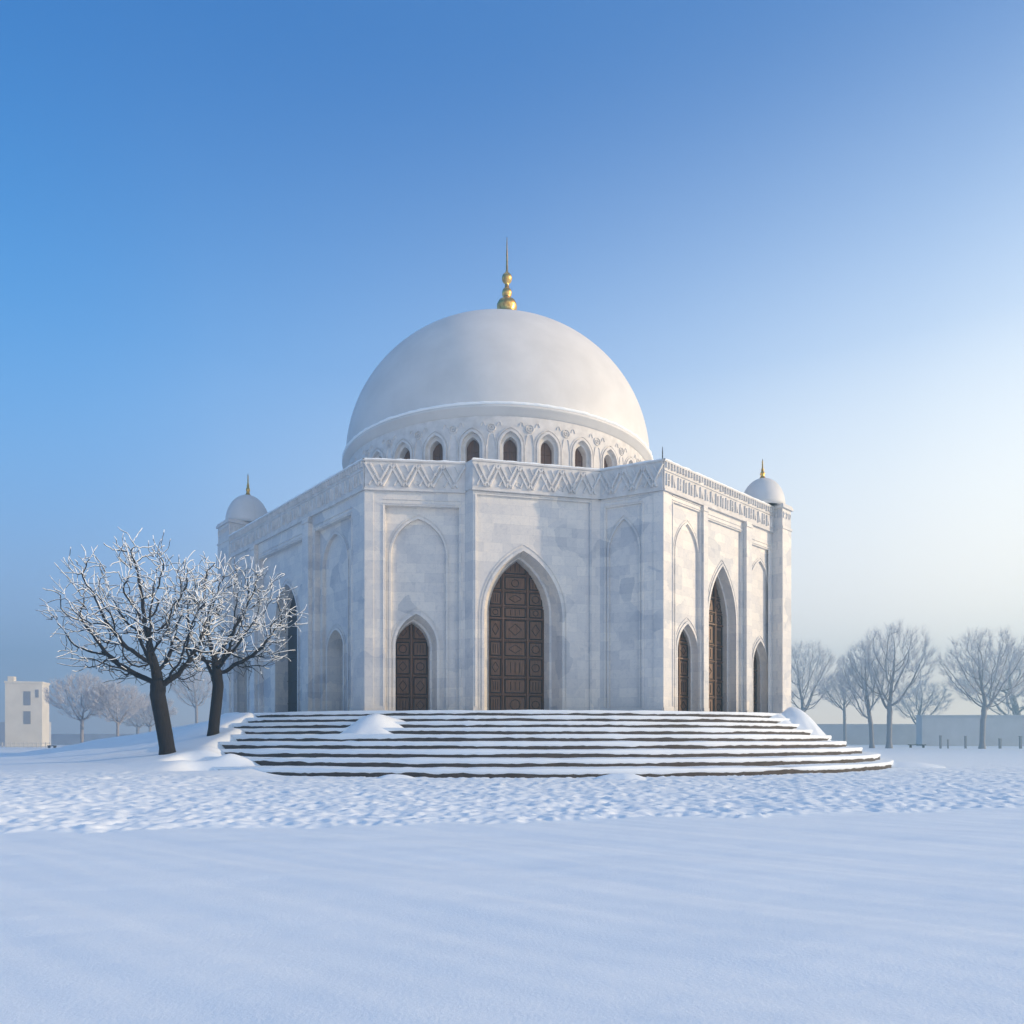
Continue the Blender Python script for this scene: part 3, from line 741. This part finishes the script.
# corner turrets
def turret(f, s0, s1, depth, ztop, dc, drad, ztd, zfin, seam=False, out=.15, label=None):
    """box turret at a wall end with a small dome"""
    mb = MB(); zb = ZB - 3.2
    slab(mb, f, s0, s1, zb, ztop - 1.6, -out, depth)
    slab(mb, f, s0 - .05, s1 + .05, ztop - 1.6, ztop - 1.45, -out - .05, depth + .05)
    slab(mb, f, s0 + .02, s1 - .02, ztop - 1.45, ztop - .28, -out + .02, depth - .02)
    slab(mb, f, s0 - .10, s1 + .10, ztop - .28, ztop - .12, -out - .10, depth + .10)
    slab(mb, f, s0 - .05, s1 + .05, ztop - .12, ztop, -out - .05, depth + .05)
    # carved band on the sides
    Pc = [f.m(s0 + .02, 0, -out + .02), f.m(s1 - .02, 0, -out + .02), f.m(s1 - .02, 0, depth - .02), f.m(s0 + .02, 0, depth - .02)]
    for i in range(4):
        g_ = Face(Pc[i][:2], Pc[(i + 1) % 4][:2]); n = max(2, int(g_.L / .34)); w = g_.L / n
        for j in range(n):
            a = (j + .5) * w; r = random.Random(j * 7 + i)
            bar(mb, g_, (a - w * .2, ztop - .9), (a - w * .2, ztop - .5), .07, .05, 0); bar(mb, g_, (a + w * .05, ztop - .85 + .2 * r.random()), (a + w * .3, ztop - .55), .06, .05, 0)
    t = mb.build('turret', M_MARBLE, bld)
    if label: t['label'] = label
    n = 20; pr = [(drad * .96, ztop)] + [(drad * math.cos(a) * (1 - .0 * a), ztop + .12 + (ztd - ztop - .12) * math.sin(a) ** 1.0) for a in [math.pi / 2 * i / n for i in range(n)]] + [(0, ztd)]
    pr = [(drad * .90, ztop - .02), (drad * .97, ztop + .05)] + pr[1:]
    mb = MB(); lathe(mb, pr, dc, 56)
    d = mb.build('dome', M_DOME, t, sm=True, merge=True)
    if seam:
        mb = MB(); az = R_(38); prev = None
        for i in range(24):
            a = math.pi / 2 * i / 24; r = drad * math.cos(a) + .012; z = ztop + .12 + (ztd - ztop - .12) * math.sin(a) + .01
            cur = [(dc[0] + r * math.sin(az + e), dc[1] - r * math.cos(az + e), z) for e in (-.018, .018)]
            if prev: mb.quad([prev[0], prev[1], cur[1], cur[0]])
            prev = cur
        mb.build('seam', M_CARVE, d)
    H = zfin - ztd
    mb = MB(); lathe(mb, [(.22, ztd - .06), (.19, ztd + .04), (.11, ztd + H * .16), (.16, ztd + H * .22), (.15, ztd + H * .28), (.08, ztd + H * .36), (.10, ztd + H * .44), (.05, ztd + H * .54), (.04, ztd + H * .85), (0, zfin)], dc, 14)
    mb.build('finial', M_GOLD, t, sm=True, merge=True)
# left: beyond the left end of the left wall
dl = fL.m(-1.25, 0, 1.6); dL = fL.m(0, 0, -.15)
zlt = CH + (HY - 518) * dL[1] / F
dcl = ((248 - 512) / F * dl[1], dl[1])
turret(fL, -2.3, 0.0, 3.3, zlt, dcl, 1.62, CH + (HY - 493.5) * dl[1] / F - .15, CH + (HY - 473) * dl[1] / F, True, label='left corner turret with gilt tipped little dome')
# right: beyond the right end of the right wall
s_r = fR.L; dr2 = fR.m(s_r + .9, 0, 1.6)
pr0 = fR.m(s_r, 0, -.5); zrt = CH + (HY - 504) * pr0[1] / F
_c = fR.m(s_r - .15, 0, .95); dcr = ((762.5 - 512) / F * _c[1], _c[1])
mb = MB(); slab(mb, fR, s_r - 1.9, s_r, ZT - .7, zrt - .12, .62, 3.2); slab(mb, fR, s_r - 1.95, s_r - .06, zrt - .12, zrt + .10, .45, 3.24); mb.build('turret_base', M_MARBLE, bld)
turret(fR, s_r, s_r + 1.15, 3.2, zrt, dcr, 1.40, CH + (HY - 478) * dcr[1] / F - .05, CH + (HY - 458.5) * dcr[1] / F, False, out=.72, label='right corner turret with plain little dome')
# thin rod near the right front corner
mb = MB(); p = fCR.m(fCR.L - .3, 0, 1.2); lathe(mb, [(.03, ZT - .6), (.03, ZT + .9), (.015, CH + (HY - 447) * p[1] / F), (0, CH + (HY - 446.5) * p[1] / F)], p, 8)
mb.build('lightning_rod', M_IRON, bld)

# ------------------------------------------------------------------ snow piles
def pile(cx, cy, rx, ry, h, seed, label, base=None, squash=2.0, group=None):
    mb = MB(); n = 64; m_ = 22; cols = []
    bz = base if base is not None else gz(cx, cy)
    for j in range(m_ + 1):
        t = j / m_; row = []
        for i in range(n):
            a = 2 * math.pi * i / n; rr = 1 + .16 * fbm(math.cos(a) * 1.3 + seed, math.sin(a) * 1.3, seed)
            x = rx * t * rr * math.cos(a); y = ry * t * rr * math.sin(a); z = h * (1 - t ** squash) ** 1.1 if t < 1 else 0
            z += .10 * h * fbm(x * 1.2 + seed, y * 1.2, 1.) * (1 - t) - (.12 if t > .97 else 0)
            row.append((x, y, z))
        cols.append(row)
    for j in range(m_):
        for i in range(n):
            k = (i + 1) % n; mb.quad([cols[j][i], cols[j + 1][i], cols[j + 1][k], cols[j][k]])
    o = mb.build('snow_pile', M_SNOW, None, sm=True, merge=True); o.location = (cx, cy, bz)
    tag(o, label, 'snow pile', group)
def at(px, d): return (px - 512) / F * d
SP = 'heaps of snow by the steps'
def cone_pile():
    # mounds that follow the steps' slope: laid as heightfields over the flight
    for (px, d, rx, ry, hh, lab, seed) in ((373, 32.4, 1.75, 2.7, .46, 'smooth white snow heap lying on the steps below the left front corner', 1),
                                           (800, 39.3, 1.6, 2.6, .62, 'lumpy sunlit snow heap on the right end of the steps', 2),
                                           (779, 39.0, 1.1, 2.2, .26, 'low snow drift at the top right of the steps', 5)):
        cx = at(px, d); n = 44; X, Y = np.meshgrid(np.linspace(-1.25, 1.25, n), np.linspace(-1.25, 1.25, n))
        x = cx + X * rx; y = d + Y * ry; k = ring_k(x, y)
        base = np.minimum(RISE * (k + 1), PLAT)
        r = np.sqrt(X ** 2 + Y ** 2) * (1 + .5 * vfbm(X * 1.7 + seed * 5, Y * 1.7, 3))
        z = base - .40 + hh * 1.65 * (1 - sstep(.0, 1.12, r)) + .15 * vfbm(x * .9, y * .9, 3) * (r < 1.1)
        mb = MB()
        for i in range(n - 1):
            for j in range(n - 1):
                q = [(i, j), (i, j + 1), (i + 1, j + 1), (i + 1, j)]
                if max(r[a] for a in q) > 1.2: continue
                mb.quad([(x[a] - cx, y[a] - d, z[a]) for a in q])
        o = mb.build('snow_pile', M_SNOW, None, sm=True, merge=True); o.location = (cx, d, 0); tag(o, lab, 'snow pile', SP)
cone_pile()
pile(at(622, 23.6), 23.6, .95, .4, .20, 11, 'small snow heap at the foot of the steps right of centre', 0, group=SP)
pile(at(395, 23.7), 23.7, .8, .4, .16, 12, 'small snow heap at the foot of the steps left of centre', 0, group=SP)
pile(at(905, 34), 34, 1.9, 1.2, .28, 13, 'low snow heap beside the right end of the lowest step', 0, group=SP)

# ------------------------------------------------------------------ trees
def tubes(chains, sides_f, name, mat_, parent, zoff=None, loc=None):
    V = []; Fc = []
    for P, Rr in chains:
        P = np.asarray(P, float); Rr = np.asarray(Rr, float); m_ = len(P)
        if m_ < 2: continue
        T = np.gradient(P, axis=0); T /= (np.linalg.norm(T, axis=1)[:, None] + 1e-9)
        ref = np.array([0.31, .17, .93]); ref = ref if abs(T[0] @ ref) < .9 else np.array([1., 0, .1])
        A = np.cross(T, ref); A /= (np.linalg.norm(A, axis=1)[:, None] + 1e-9); B = np.cross(T, A)
        ns = sides_f(Rr.max()); an = np.arange(ns) * 2 * math.pi / ns
        ringp = P[:, None] + Rr[:, None, None] * (A[:, None] * np.cos(an)[None, :, None] + B[:, None] * np.sin(an)[None, :, None])
        b0 = len(V); V.extend(map(tuple, ringp.reshape(-1, 3)))
        for i in range(m_ - 1):
            for j in range(ns):
                k = (j + 1) % ns; Fc.append((b0 + i * ns + j, b0 + i * ns + k, b0 + (i + 1) * ns + k, b0 + (i + 1) * ns + j))
        Fc.append(tuple(b0 + (m_ - 1) * ns + j for j in range(ns)))
    me = bpy.data.meshes.new(name); me.from_pydata(V, [], Fc); smooth(me)
    return link(name, me, mat_, parent)
def colonize(seed, trunk, attract, step, di, dk, iters=150, up=.15, jit=.25):
    r = np.random.RandomState(seed); nodes = [np.array(p, float) for p in trunk]; par = [-1] + list(range(len(trunk) - 1))
    A = attract.copy(); Nn = np.array(nodes)
    D = np.linalg.norm(A[:, None] - Nn[None], axis=2); near = D.argmin(1); dist = D.min(1)
    for it in range(iters):
        act = dist < di
        if not act.any():
            # grow the top towards the attractors
            i = len(nodes) - 1; d = A.mean(0) - nodes[i]; d /= np.linalg.norm(d); new = [(i, nodes[i] + d * step)]
        else:
            new = []
            for i in np.unique(near[act]):
                v = A[act & (near == i)] - nodes[i]; v /= np.linalg.norm(v, axis=1)[:, None] + 1e-9
                d = v.sum(0); nd = np.linalg.norm(d)
                if nd < .05: continue
                d = d / nd + r.randn(3) * jit + np.array([0, 0, up]); d /= np.linalg.norm(d); new.append((i, nodes[i] + d * step))
        if not new: break
        Nn = np.array(nodes); new = [(i, p) for i, p in new if np.linalg.norm(Nn - p, axis=1).min() > .55 * step]
        if not new: break
        s0 = len(nodes)
        for i, p in new: nodes.append(p); par.append(i)
        Nw = np.array([p for _, p in new]); D = np.linalg.norm(A[:, None] - Nw[None], axis=2); m_ = D.min(1); am = D.argmin(1) + s0
        up_ = m_ < dist; dist = np.where(up_, m_, dist); near = np.where(up_, am, near)
        keep = dist > dk
        if keep.sum() < 3: break
        A, dist, near = A[keep], dist[keep], near[keep]
    return np.array(nodes), par
def radii(nodes, par, r0, e=2.2, base=None):
    n = len(nodes); acc = np.zeros(n)
    for i in range(n - 1, -1, -1):
        if acc[i] == 0: acc[i] = r0 ** e
        if par[i] >= 0: acc[par[i]] += acc[i]
    r = acc ** (1 / e)
    if base: r = r0 + (r - r0) * ((base - r0) / max(1e-6, r[0] - r0))
    return r
def chains_of(nodes, par, r):
    ch = [[] for _ in nodes]
    for i, p in enumerate(par):
        if p >= 0: ch[p].append(i)
    out = []; stack = [(0, -1)]
    while stack:
        i, p = stack.pop(); P = [i] if p < 0 else [p, i]; 
        while ch[i]:
            c = sorted(ch[i], key=lambda k: -r[k])
            for o in c[1:]: stack.append((o, i))
            i = c[0]; P.append(i)
        rr = r[P].copy()
        if p >= 0: rr[0] = min(r[P[1]] * 1.15, r[p])
        rr[-1] *= .55
        out.append((nodes[P], rr))
    return out
def envelope(rs_, n, fn, box):
    pts = []
    while len(pts) < n:
        p = np.array([rs_.uniform(*box[0]), rs_.uniform(*box[1]), rs_.uniform(*box[2])])
        if fn(p): pts.append(p)
    return np.array(pts)

def frosted_tree(seed, base, trunk, c, rad, n, label, r_base, step=.2):
    rs_ = np.random.RandomState(seed); root = empty('frosted_tree', base)
    tag(root, label, 'tree', 'frosted trees beside the steps')
    def inside(p):
        q = (p - np.array(c)) / np.array(rad); d = (q ** 2).sum()
        lump = .25 * math.sin(p[0] * 2.1 + seed) * math.sin(p[2] * 1.9) + .15 * math.sin(p[1] * 3.)
        return d < 1 + lump and (d > .25 or rs_.rand() < .4) and (q[2] > -.78 or abs(q[0]) > .35)
    A = envelope(rs_, n, inside, [(c[0] - rad[0] * 1.2, c[0] + rad[0] * 1.2), (c[1] - rad[1] * 1.2, c[1] + rad[1] * 1.2), (c[2] - rad[2], c[2] + rad[2] * 1.2)])
    nodes, par = colonize(seed, trunk, A, .17, 2.6, .29, 120, .07, .13)
    n0 = len(nodes); nl = list(nodes); pl = list(par); kids = np.bincount([p for p in par if p >= 0], minlength=n0)
    ctr = np.array([c[0] * .5, 0, c[2] - rad[2] * .6])
    for i in range(12, n0):
        if kids[i] > 1 or rs_.rand() > (.95 if kids[i] == 0 else .68): continue
        d = nl[i] - ctr; d /= np.linalg.norm(d); d = d * .7 + rs_.randn(3) * .6; d /= np.linalg.norm(d); pi = i; p = nl[i]
        for _ in range(rs_.randint(3, 7)):
            d = d + rs_.randn(3) * .24 + np.array([0, 0, .02]); d /= np.linalg.norm(d); p = p + d * .15; nl.append(p); pl.append(pi); pi = len(nl) - 1
    C_ = np.array(c); R__ = np.array(rad); base_n = np.array(nodes); outer = [i for i in range(n0) if kids[i] == 0 and .7 < np.linalg.norm((base_n[i] - C_) / R__) < 1.05]
    for i in rs_.permutation(outer)[:70]:
        d = nl[i] - (C_ - np.array([0, 0, rad[2] * .7])); d /= np.linalg.norm(d); pi = int(i); p = nl[i]; sw = rs_.randn(3) * .12
        for _ in range(rs_.randint(3, 8)):
            d = d + sw + rs_.randn(3) * .10; d /= np.linalg.norm(d); p = p + d * .15; nl.append(p); pl.append(pi); pi = len(nl) - 1
    nodes = np.array(nl); par = pl
    r = radii(nodes, par, .012, 2.3, r_base); r = .012 + (r - .012) * (.62 + .38 * (r / r_base)); r = np.maximum(r, .012)
    # root flare
    cs = chains_of(nodes, par, r)
    P, rr = cs[0]; rr[0] *= 1.25
    thick = [c_ for c_ in cs if c_[1].max() > .05]; thin = [c_ for c_ in cs if c_[1].max() <= .05]
    tubes(thick, lambda m_: 12 if m_ > .12 else 7, 'trunk', M_BARK, root)
    sn = []
    for P, rr in cs:
        hgt = (P[:, 2] - (c[2] - rad[2])) / (2 * rad[2])
        rel = np.linalg.norm((P - np.array(c)) / np.array(rad), axis=1)
        run = []
        for i in range(len(P)):
            cov = hgt[i] * .9 + rel[i] * .55 + rs_.randn() * .05
            ok = rr[i] < .08 and cov > .66
            if ok:
                q = P[i].copy(); q[2] += rr[i] * .55 + .008; run.append((q, max(rr[i] * .75, .009) + .003 + .006 * rs_.rand()))
            if (not ok or i == len(P) - 1) and run:
                if len(run) > 1: sn.append((np.array([a for a, _ in run]), np.array([b for _, b in run])))
                run = []
    cr = tubes(thin + sn, lambda m_: 5, 'crown', M_BARK, root); cr.data.materials.append(M_SNOW)
    nb = sum((len(P) - 1) * 5 + 1 for P, _ in thin); idx = np.zeros(len(cr.data.polygons), dtype=np.int32); idx[nb:] = 1
    cr.data.polygons.foreach_set('material_index', idx)
    return root
d1 = 29.5; x1 = at(168, d1); z1_ = gz(x1, d1); print('tree1', x1, z1_, 'want', CH + (HY - 752) * d1 / F)
frosted_tree(7, (x1, d1, z1_ - .25), [(0, 0, 0), (-.04, 0, .5), (-.12, 0, 1.0), (-.22, .02, 1.5), (-.3, .03, 1.9), (-.38, .04, 2.3), (-.45, .03, 2.7)],
             (-.85, 0, 5.75), (3.3, 3.0, 3.05), 640, 'larger frosted bare tree with leaning dark trunk, left of the steps', .30)
d2 = 33.5; x2 = at(213, d2); z2_ = gz(x2, d2); print('tree2', x2, z2_, 'want', CH + (HY - 742) * d2 / F)
frosted_tree(21, (x2, d2, z2_ - .25), [(0, 0, 0), (.03, 0, .5), (.08, 0, 1.0), (.14, 0, 1.5), (.2, 0, 2.1), (.24, 0, 2.5)],
             (.75, -.3, 5.55), (3.0, 2.5, 2.9), 500, 'smaller frosted bare tree nearest to the left wall of the building', .25)

def far_tree_mesh(seed, H, W, trunk_h, lean=0., twigs=7, n=900, name='bare_tree'):
    """vase shaped bare tree of height H and crown width W at the origin; returns (trunk, crown) meshes"""
    rs_ = np.random.RandomState(seed); ch = H - trunk_h; c = np.array([lean, 0, trunk_h + ch * .56]); rad = np.array([W / 2, W / 2.2, ch * .47])
    def inside(p):
        q = (p - c) / rad
        wz = 1.0 if q[2] > -.1 else 1 - .35 * (-.1 - q[2])
        return (q[0] / wz) ** 2 + (q[1] / wz) ** 2 + q[2] ** 2 < 1 + .18 * math.sin(p[0] * 1.3 + seed) * math.sin(p[2] * 1.1 + seed)
    A = envelope(rs_, n, inside, [(c[0] - rad[0] * 1.2, c[0] + rad[0] * 1.2), (-rad[1] * 1.2, rad[1] * 1.2), (c[2] - rad[2] * 1.1, c[2] + rad[2] * 1.2)])
    tr = [(lean * .15 * i / 4, 0, trunk_h * i / 4) for i in range(5)]
    nodes, par = colonize(seed, tr, A, H * .028, H * .42, H * .035, 90, .28, .10)
    r = radii(nodes, par, .017, 2.3, H * .021); r = np.maximum(r, .017)
    cs = chains_of(nodes, par, r); cs[0][1][0] *= 1.5
    thick = [x for x in cs if x[1].max() > .07]; thin = [x for x in cs if x[1].max() <= .07]
    # fans of fine twigs
    ctr = np.array([lean * .3, 0, trunk_h]); tw = []
    for i in range(5, len(nodes)):
        if r[i] > .05: continue
        for _ in range(twigs if r[i] < .03 else 2):
            d = (nodes[i] - ctr); d /= np.linalg.norm(d) + 1e-6; d = d + rs_.randn(3) * .38 + np.array([0, 0, .25]); d /= np.linalg.norm(d)
            L = H * rs_.uniform(.04, .09); p0 = nodes[i]; p1 = p0 + d * L * .5; p2 = p1 + (d + rs_.randn(3) * .25) * L * .5
            tw.append((np.array([p0, p1, p2]), np.array([.012, .009, .006])))
    return thick, thin + tw
proto = {}
def far_tree(key, px, base_y, top_y, width_px, label, group, trunk_px=30, lean_px=0, dist=None):
    d = dist or F * CH / (base_y - HY); H = (base_y - top_y) * d / F; W = width_px * d / F; x = at(px, d); z = CH - (base_y - HY) * d / F
    root = empty('bare_tree', (x, d, z - .1)); tag(root, label, 'tree', group)
    if key not in proto:
        th, tn = far_tree_mesh(key, H, W, trunk_px * d / F, lean_px * d / F)
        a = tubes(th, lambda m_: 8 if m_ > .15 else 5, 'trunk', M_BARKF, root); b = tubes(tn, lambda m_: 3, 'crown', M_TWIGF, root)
        proto[key] = (a, b, H, W)
    else:
        a, b, H0, W0 = proto[key]
        for o in (a, b):
            c = o.copy(); COL.objects.link(c); c.parent = root; c.scale = (W / W0, W / W0, H / H0)
    return root
GR = 'bare trees standing in the mist on the right'; GL = 'bare trees standing in the mist on the left'
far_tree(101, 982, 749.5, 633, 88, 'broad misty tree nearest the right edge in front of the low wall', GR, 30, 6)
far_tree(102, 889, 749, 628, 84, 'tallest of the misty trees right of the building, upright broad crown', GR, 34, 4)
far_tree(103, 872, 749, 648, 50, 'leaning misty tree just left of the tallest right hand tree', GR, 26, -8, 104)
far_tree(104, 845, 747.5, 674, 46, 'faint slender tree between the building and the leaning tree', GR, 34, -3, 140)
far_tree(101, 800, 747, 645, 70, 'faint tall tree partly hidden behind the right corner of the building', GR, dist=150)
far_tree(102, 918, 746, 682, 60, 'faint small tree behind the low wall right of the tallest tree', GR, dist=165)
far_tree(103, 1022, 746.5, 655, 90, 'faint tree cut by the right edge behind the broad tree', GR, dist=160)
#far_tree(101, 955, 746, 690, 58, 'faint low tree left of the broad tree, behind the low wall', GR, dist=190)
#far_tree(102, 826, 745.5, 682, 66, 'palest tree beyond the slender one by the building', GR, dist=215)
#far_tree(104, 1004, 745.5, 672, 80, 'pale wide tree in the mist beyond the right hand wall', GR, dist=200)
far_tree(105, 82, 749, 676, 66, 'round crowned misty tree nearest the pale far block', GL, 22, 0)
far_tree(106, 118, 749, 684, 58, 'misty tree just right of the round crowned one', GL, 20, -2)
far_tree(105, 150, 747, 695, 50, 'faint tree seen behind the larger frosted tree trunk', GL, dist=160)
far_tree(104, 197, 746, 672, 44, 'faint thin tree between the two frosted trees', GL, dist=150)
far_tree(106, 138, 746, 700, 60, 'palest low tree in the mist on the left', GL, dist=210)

# ------------------------------------------------------------------ far buildings, walls, posts
def boxm(mb, x0, x1, y0, y1, z0, z1):
    f = Face((x0, y0), (x1, y0)); slab(mb, f, 0, x1 - x0, z0, z1, 0, y1 - y0)
    mb.quad([(x1, y1, z0), (x0, y1, z0), (x0, y1, z1), (x1, y1, z1)])
dB = 120.0
bA = empty('far_block', (at(22, dB), dB, 0)); tag(bA, 'pale sunlit block of two storeys far off at the left edge', 'building')
def zz(py, d): return CH + (HY - py) * d / F
mb = MB(); X0, X1 = at(5, dB), at(41, dB); cx = at(22, dB)
# body turned so that its right side catches the sun
fa = Face((X0 - cx, 0), (at(42, dB + 1.5) - cx, 1.5)); f2 = fa
W_ = fa.L; hB = zz(683, dB)
slab(mb, fa, 0, W_, 0, hB, 0, 3.5)
mb.quad([fa.m(W_, 0, 3.5), fa.m(0, 0, 3.5), fa.m(0, hB, 3.5), fa.m(W_, hB, 3.5)])
slab(mb, fa, -.1, W_ + .1, hB, hB + .35, -.1, 3.6); slab(mb, fa, .2, 1.1, hB + .35, hB + 1.2, .5, 1.6)
mb.build('wall', M_FAR, bA)
for (z0, z1) in ((zz(705, dB), zz(691, dB)), (zz(724, dB), zz(711, dB))):
    m2 = MB(); a = fa.S; s0 = W_ * .50; slab(m2, fa, s0, s0 + 1.05, z0, z1, -.05, .1); wo_ = m2.build('window', M_FARD, bA)
m2 = MB(); slab(m2, fa, W_ * .82, W_ * .82 + .5, zz(697, dB), zz(689, dB), -.05, .1); m2.build('window', M_FARD, bA)
# low annex
an = MB(); boxm(an, at(-20, 135), at(46, 135), 135, 136.5, 0, zz(722, 135))
ao = an.build('low_annex', M_WALL, None, loc=(at(13, 135), 135, 0)); tag(ao, 'low grey annex at the foot of the pale far block', 'building')
# long low wall at the right
lw = MB(); boxm(lw, at(922, 140), at(1240, 140), 140, 142, 0, zz(716, 140)); boxm(lw, at(921, 140), at(1241, 140), 139.8, 142.2, zz(716, 140), zz(716, 140) + .2)
lo = lw.build('long_low_building', M_WALL, None, loc=(at(1000, 140), 140, 0)); tag(lo, 'long low flat grey building behind the right hand trees', 'building')
lw = MB(); boxm(lw, at(800, 180), at(924, 180), 180, 181, 0, zz(724, 180))
lo = lw.build('boundary_wall', M_WALL, None, loc=(at(860, 180), 180, 0)); tag(lo, 'faint boundary wall deep in the mist right of the building', 'wall')
lw = MB(); boxm(lw, at(44, 170), at(232, 170), 170, 171, 0, zz(734, 170))
lo = lw.build('boundary_wall', M_WALL, None, loc=(at(140, 170), 170, 0)); tag(lo, 'faint boundary wall deep in the mist left of the building', 'wall')
# railing at the far left
rl = empty('railing', (at(22, 112), 112, 0)); tag(rl, 'low pale railing far off below the pale block', 'railing')
mb = MB(); x0, x1 = at(-15, 112) - at(22, 112), at(50, 112) - at(22, 112)
for z in (.25, .75): boxm(mb, x0, x1, -.03, .03, z, z + .08)
mb.build('rail', M_FAR, rl)
n = 16
pm = None
for i in range(n):
    if pm is None:
        mb = MB(); boxm(mb, -.06, .06, -.05, .05, 0, .95); po = mb.build('post', M_FAR, rl); pm = po
    else:
        po = pm.copy(); COL.objects.link(po)
    po.location = (x0 + (x1 - x0) * i / (n - 1), .0, 0)
# posts before the long wall
labs = ['short dark post just right of the tallest tree', 'taller dark post between the two big right hand trees', 'small stub post between the two big right hand trees', 'short dark post right of the broad tree', 'dark post nearest the right edge']
for (px, top, w), lb in zip([(940.5, 735.5, .16), (965.5, 736, .16), (948, 739.5, .12), (1000, 738.5, .2), (1020.5, 736, .2)], labs):
    d = 100; mb = MB(); w *= .65; boxm(mb, -w, w, -w, w, -.3, zz(top, d) - .12); boxm(mb, -w * 1.3, w * 1.3, -w * 1.3, w * 1.3, zz(top, d) - .12, zz(top, d))
    o = mb.build('post', M_POST, None); o.location = (at(px, d), d, 0); tag(o, lb, 'post', 'dark posts before the long low building')
# bench like slab and low block
def bench(px, d, w, h, label):
    r = empty('bench', (at(px, d), d, 0)); tag(r, label, 'bench')
    mb = MB(); boxm(mb, -w / 2, w / 2, -.25, .25, h - .12, h); mb.build('seat', M_IRON, r)
    for s in (-1, 1):
        mb = MB(); boxm(mb, s * w * .38 - .08, s * w * .38 + .08, -.2, .2, -.2, h - .12); mb.build('leg', M_IRON, r)
bench(917, 110, 2.6, .62, 'dark bench before the long low building, right of the tallest tree')
bench(52, 105, 1.1, .5, 'small dark bench at the end of the far left railing')

# ------------------------------------------------------------------ haze
mb = MB(); hx, hy0, hy1, hz = 230., -30., 320., 41.0
c = [(-hx, hy0), (hx, hy0), (hx, hy1), (-hx, hy1)]
for i in range(4):
    p, q = c[i], c[(i + 1) % 4]; mb.quad([(*p, -1.4), (*q, -1.4), (*q, hz), (*p, hz)])
mb.quad([(*p, hz) for p in c]); mb.quad([(*p, -1.4) for p in c[::-1]])
hm = bpy.data.materials.new('haze'); hm.use_nodes = True; hn = hm.node_tree.nodes; hn.clear()
ho = hn.new('ShaderNodeOutputMaterial'); pv = hn.new('ShaderNodeVolumePrincipled')
pv.inputs['Density'].default_value = HAZE_D; pv.inputs['Color'].default_value = (.42, .76, 1, 1); pv.inputs['Anisotropy'].default_value = .3
hm.node_tree.links.new(pv.outputs[0], ho.inputs['Volume'])
hz_o = mb.build('haze', hm, None, merge=True); tag(hz_o, kind='stuff')
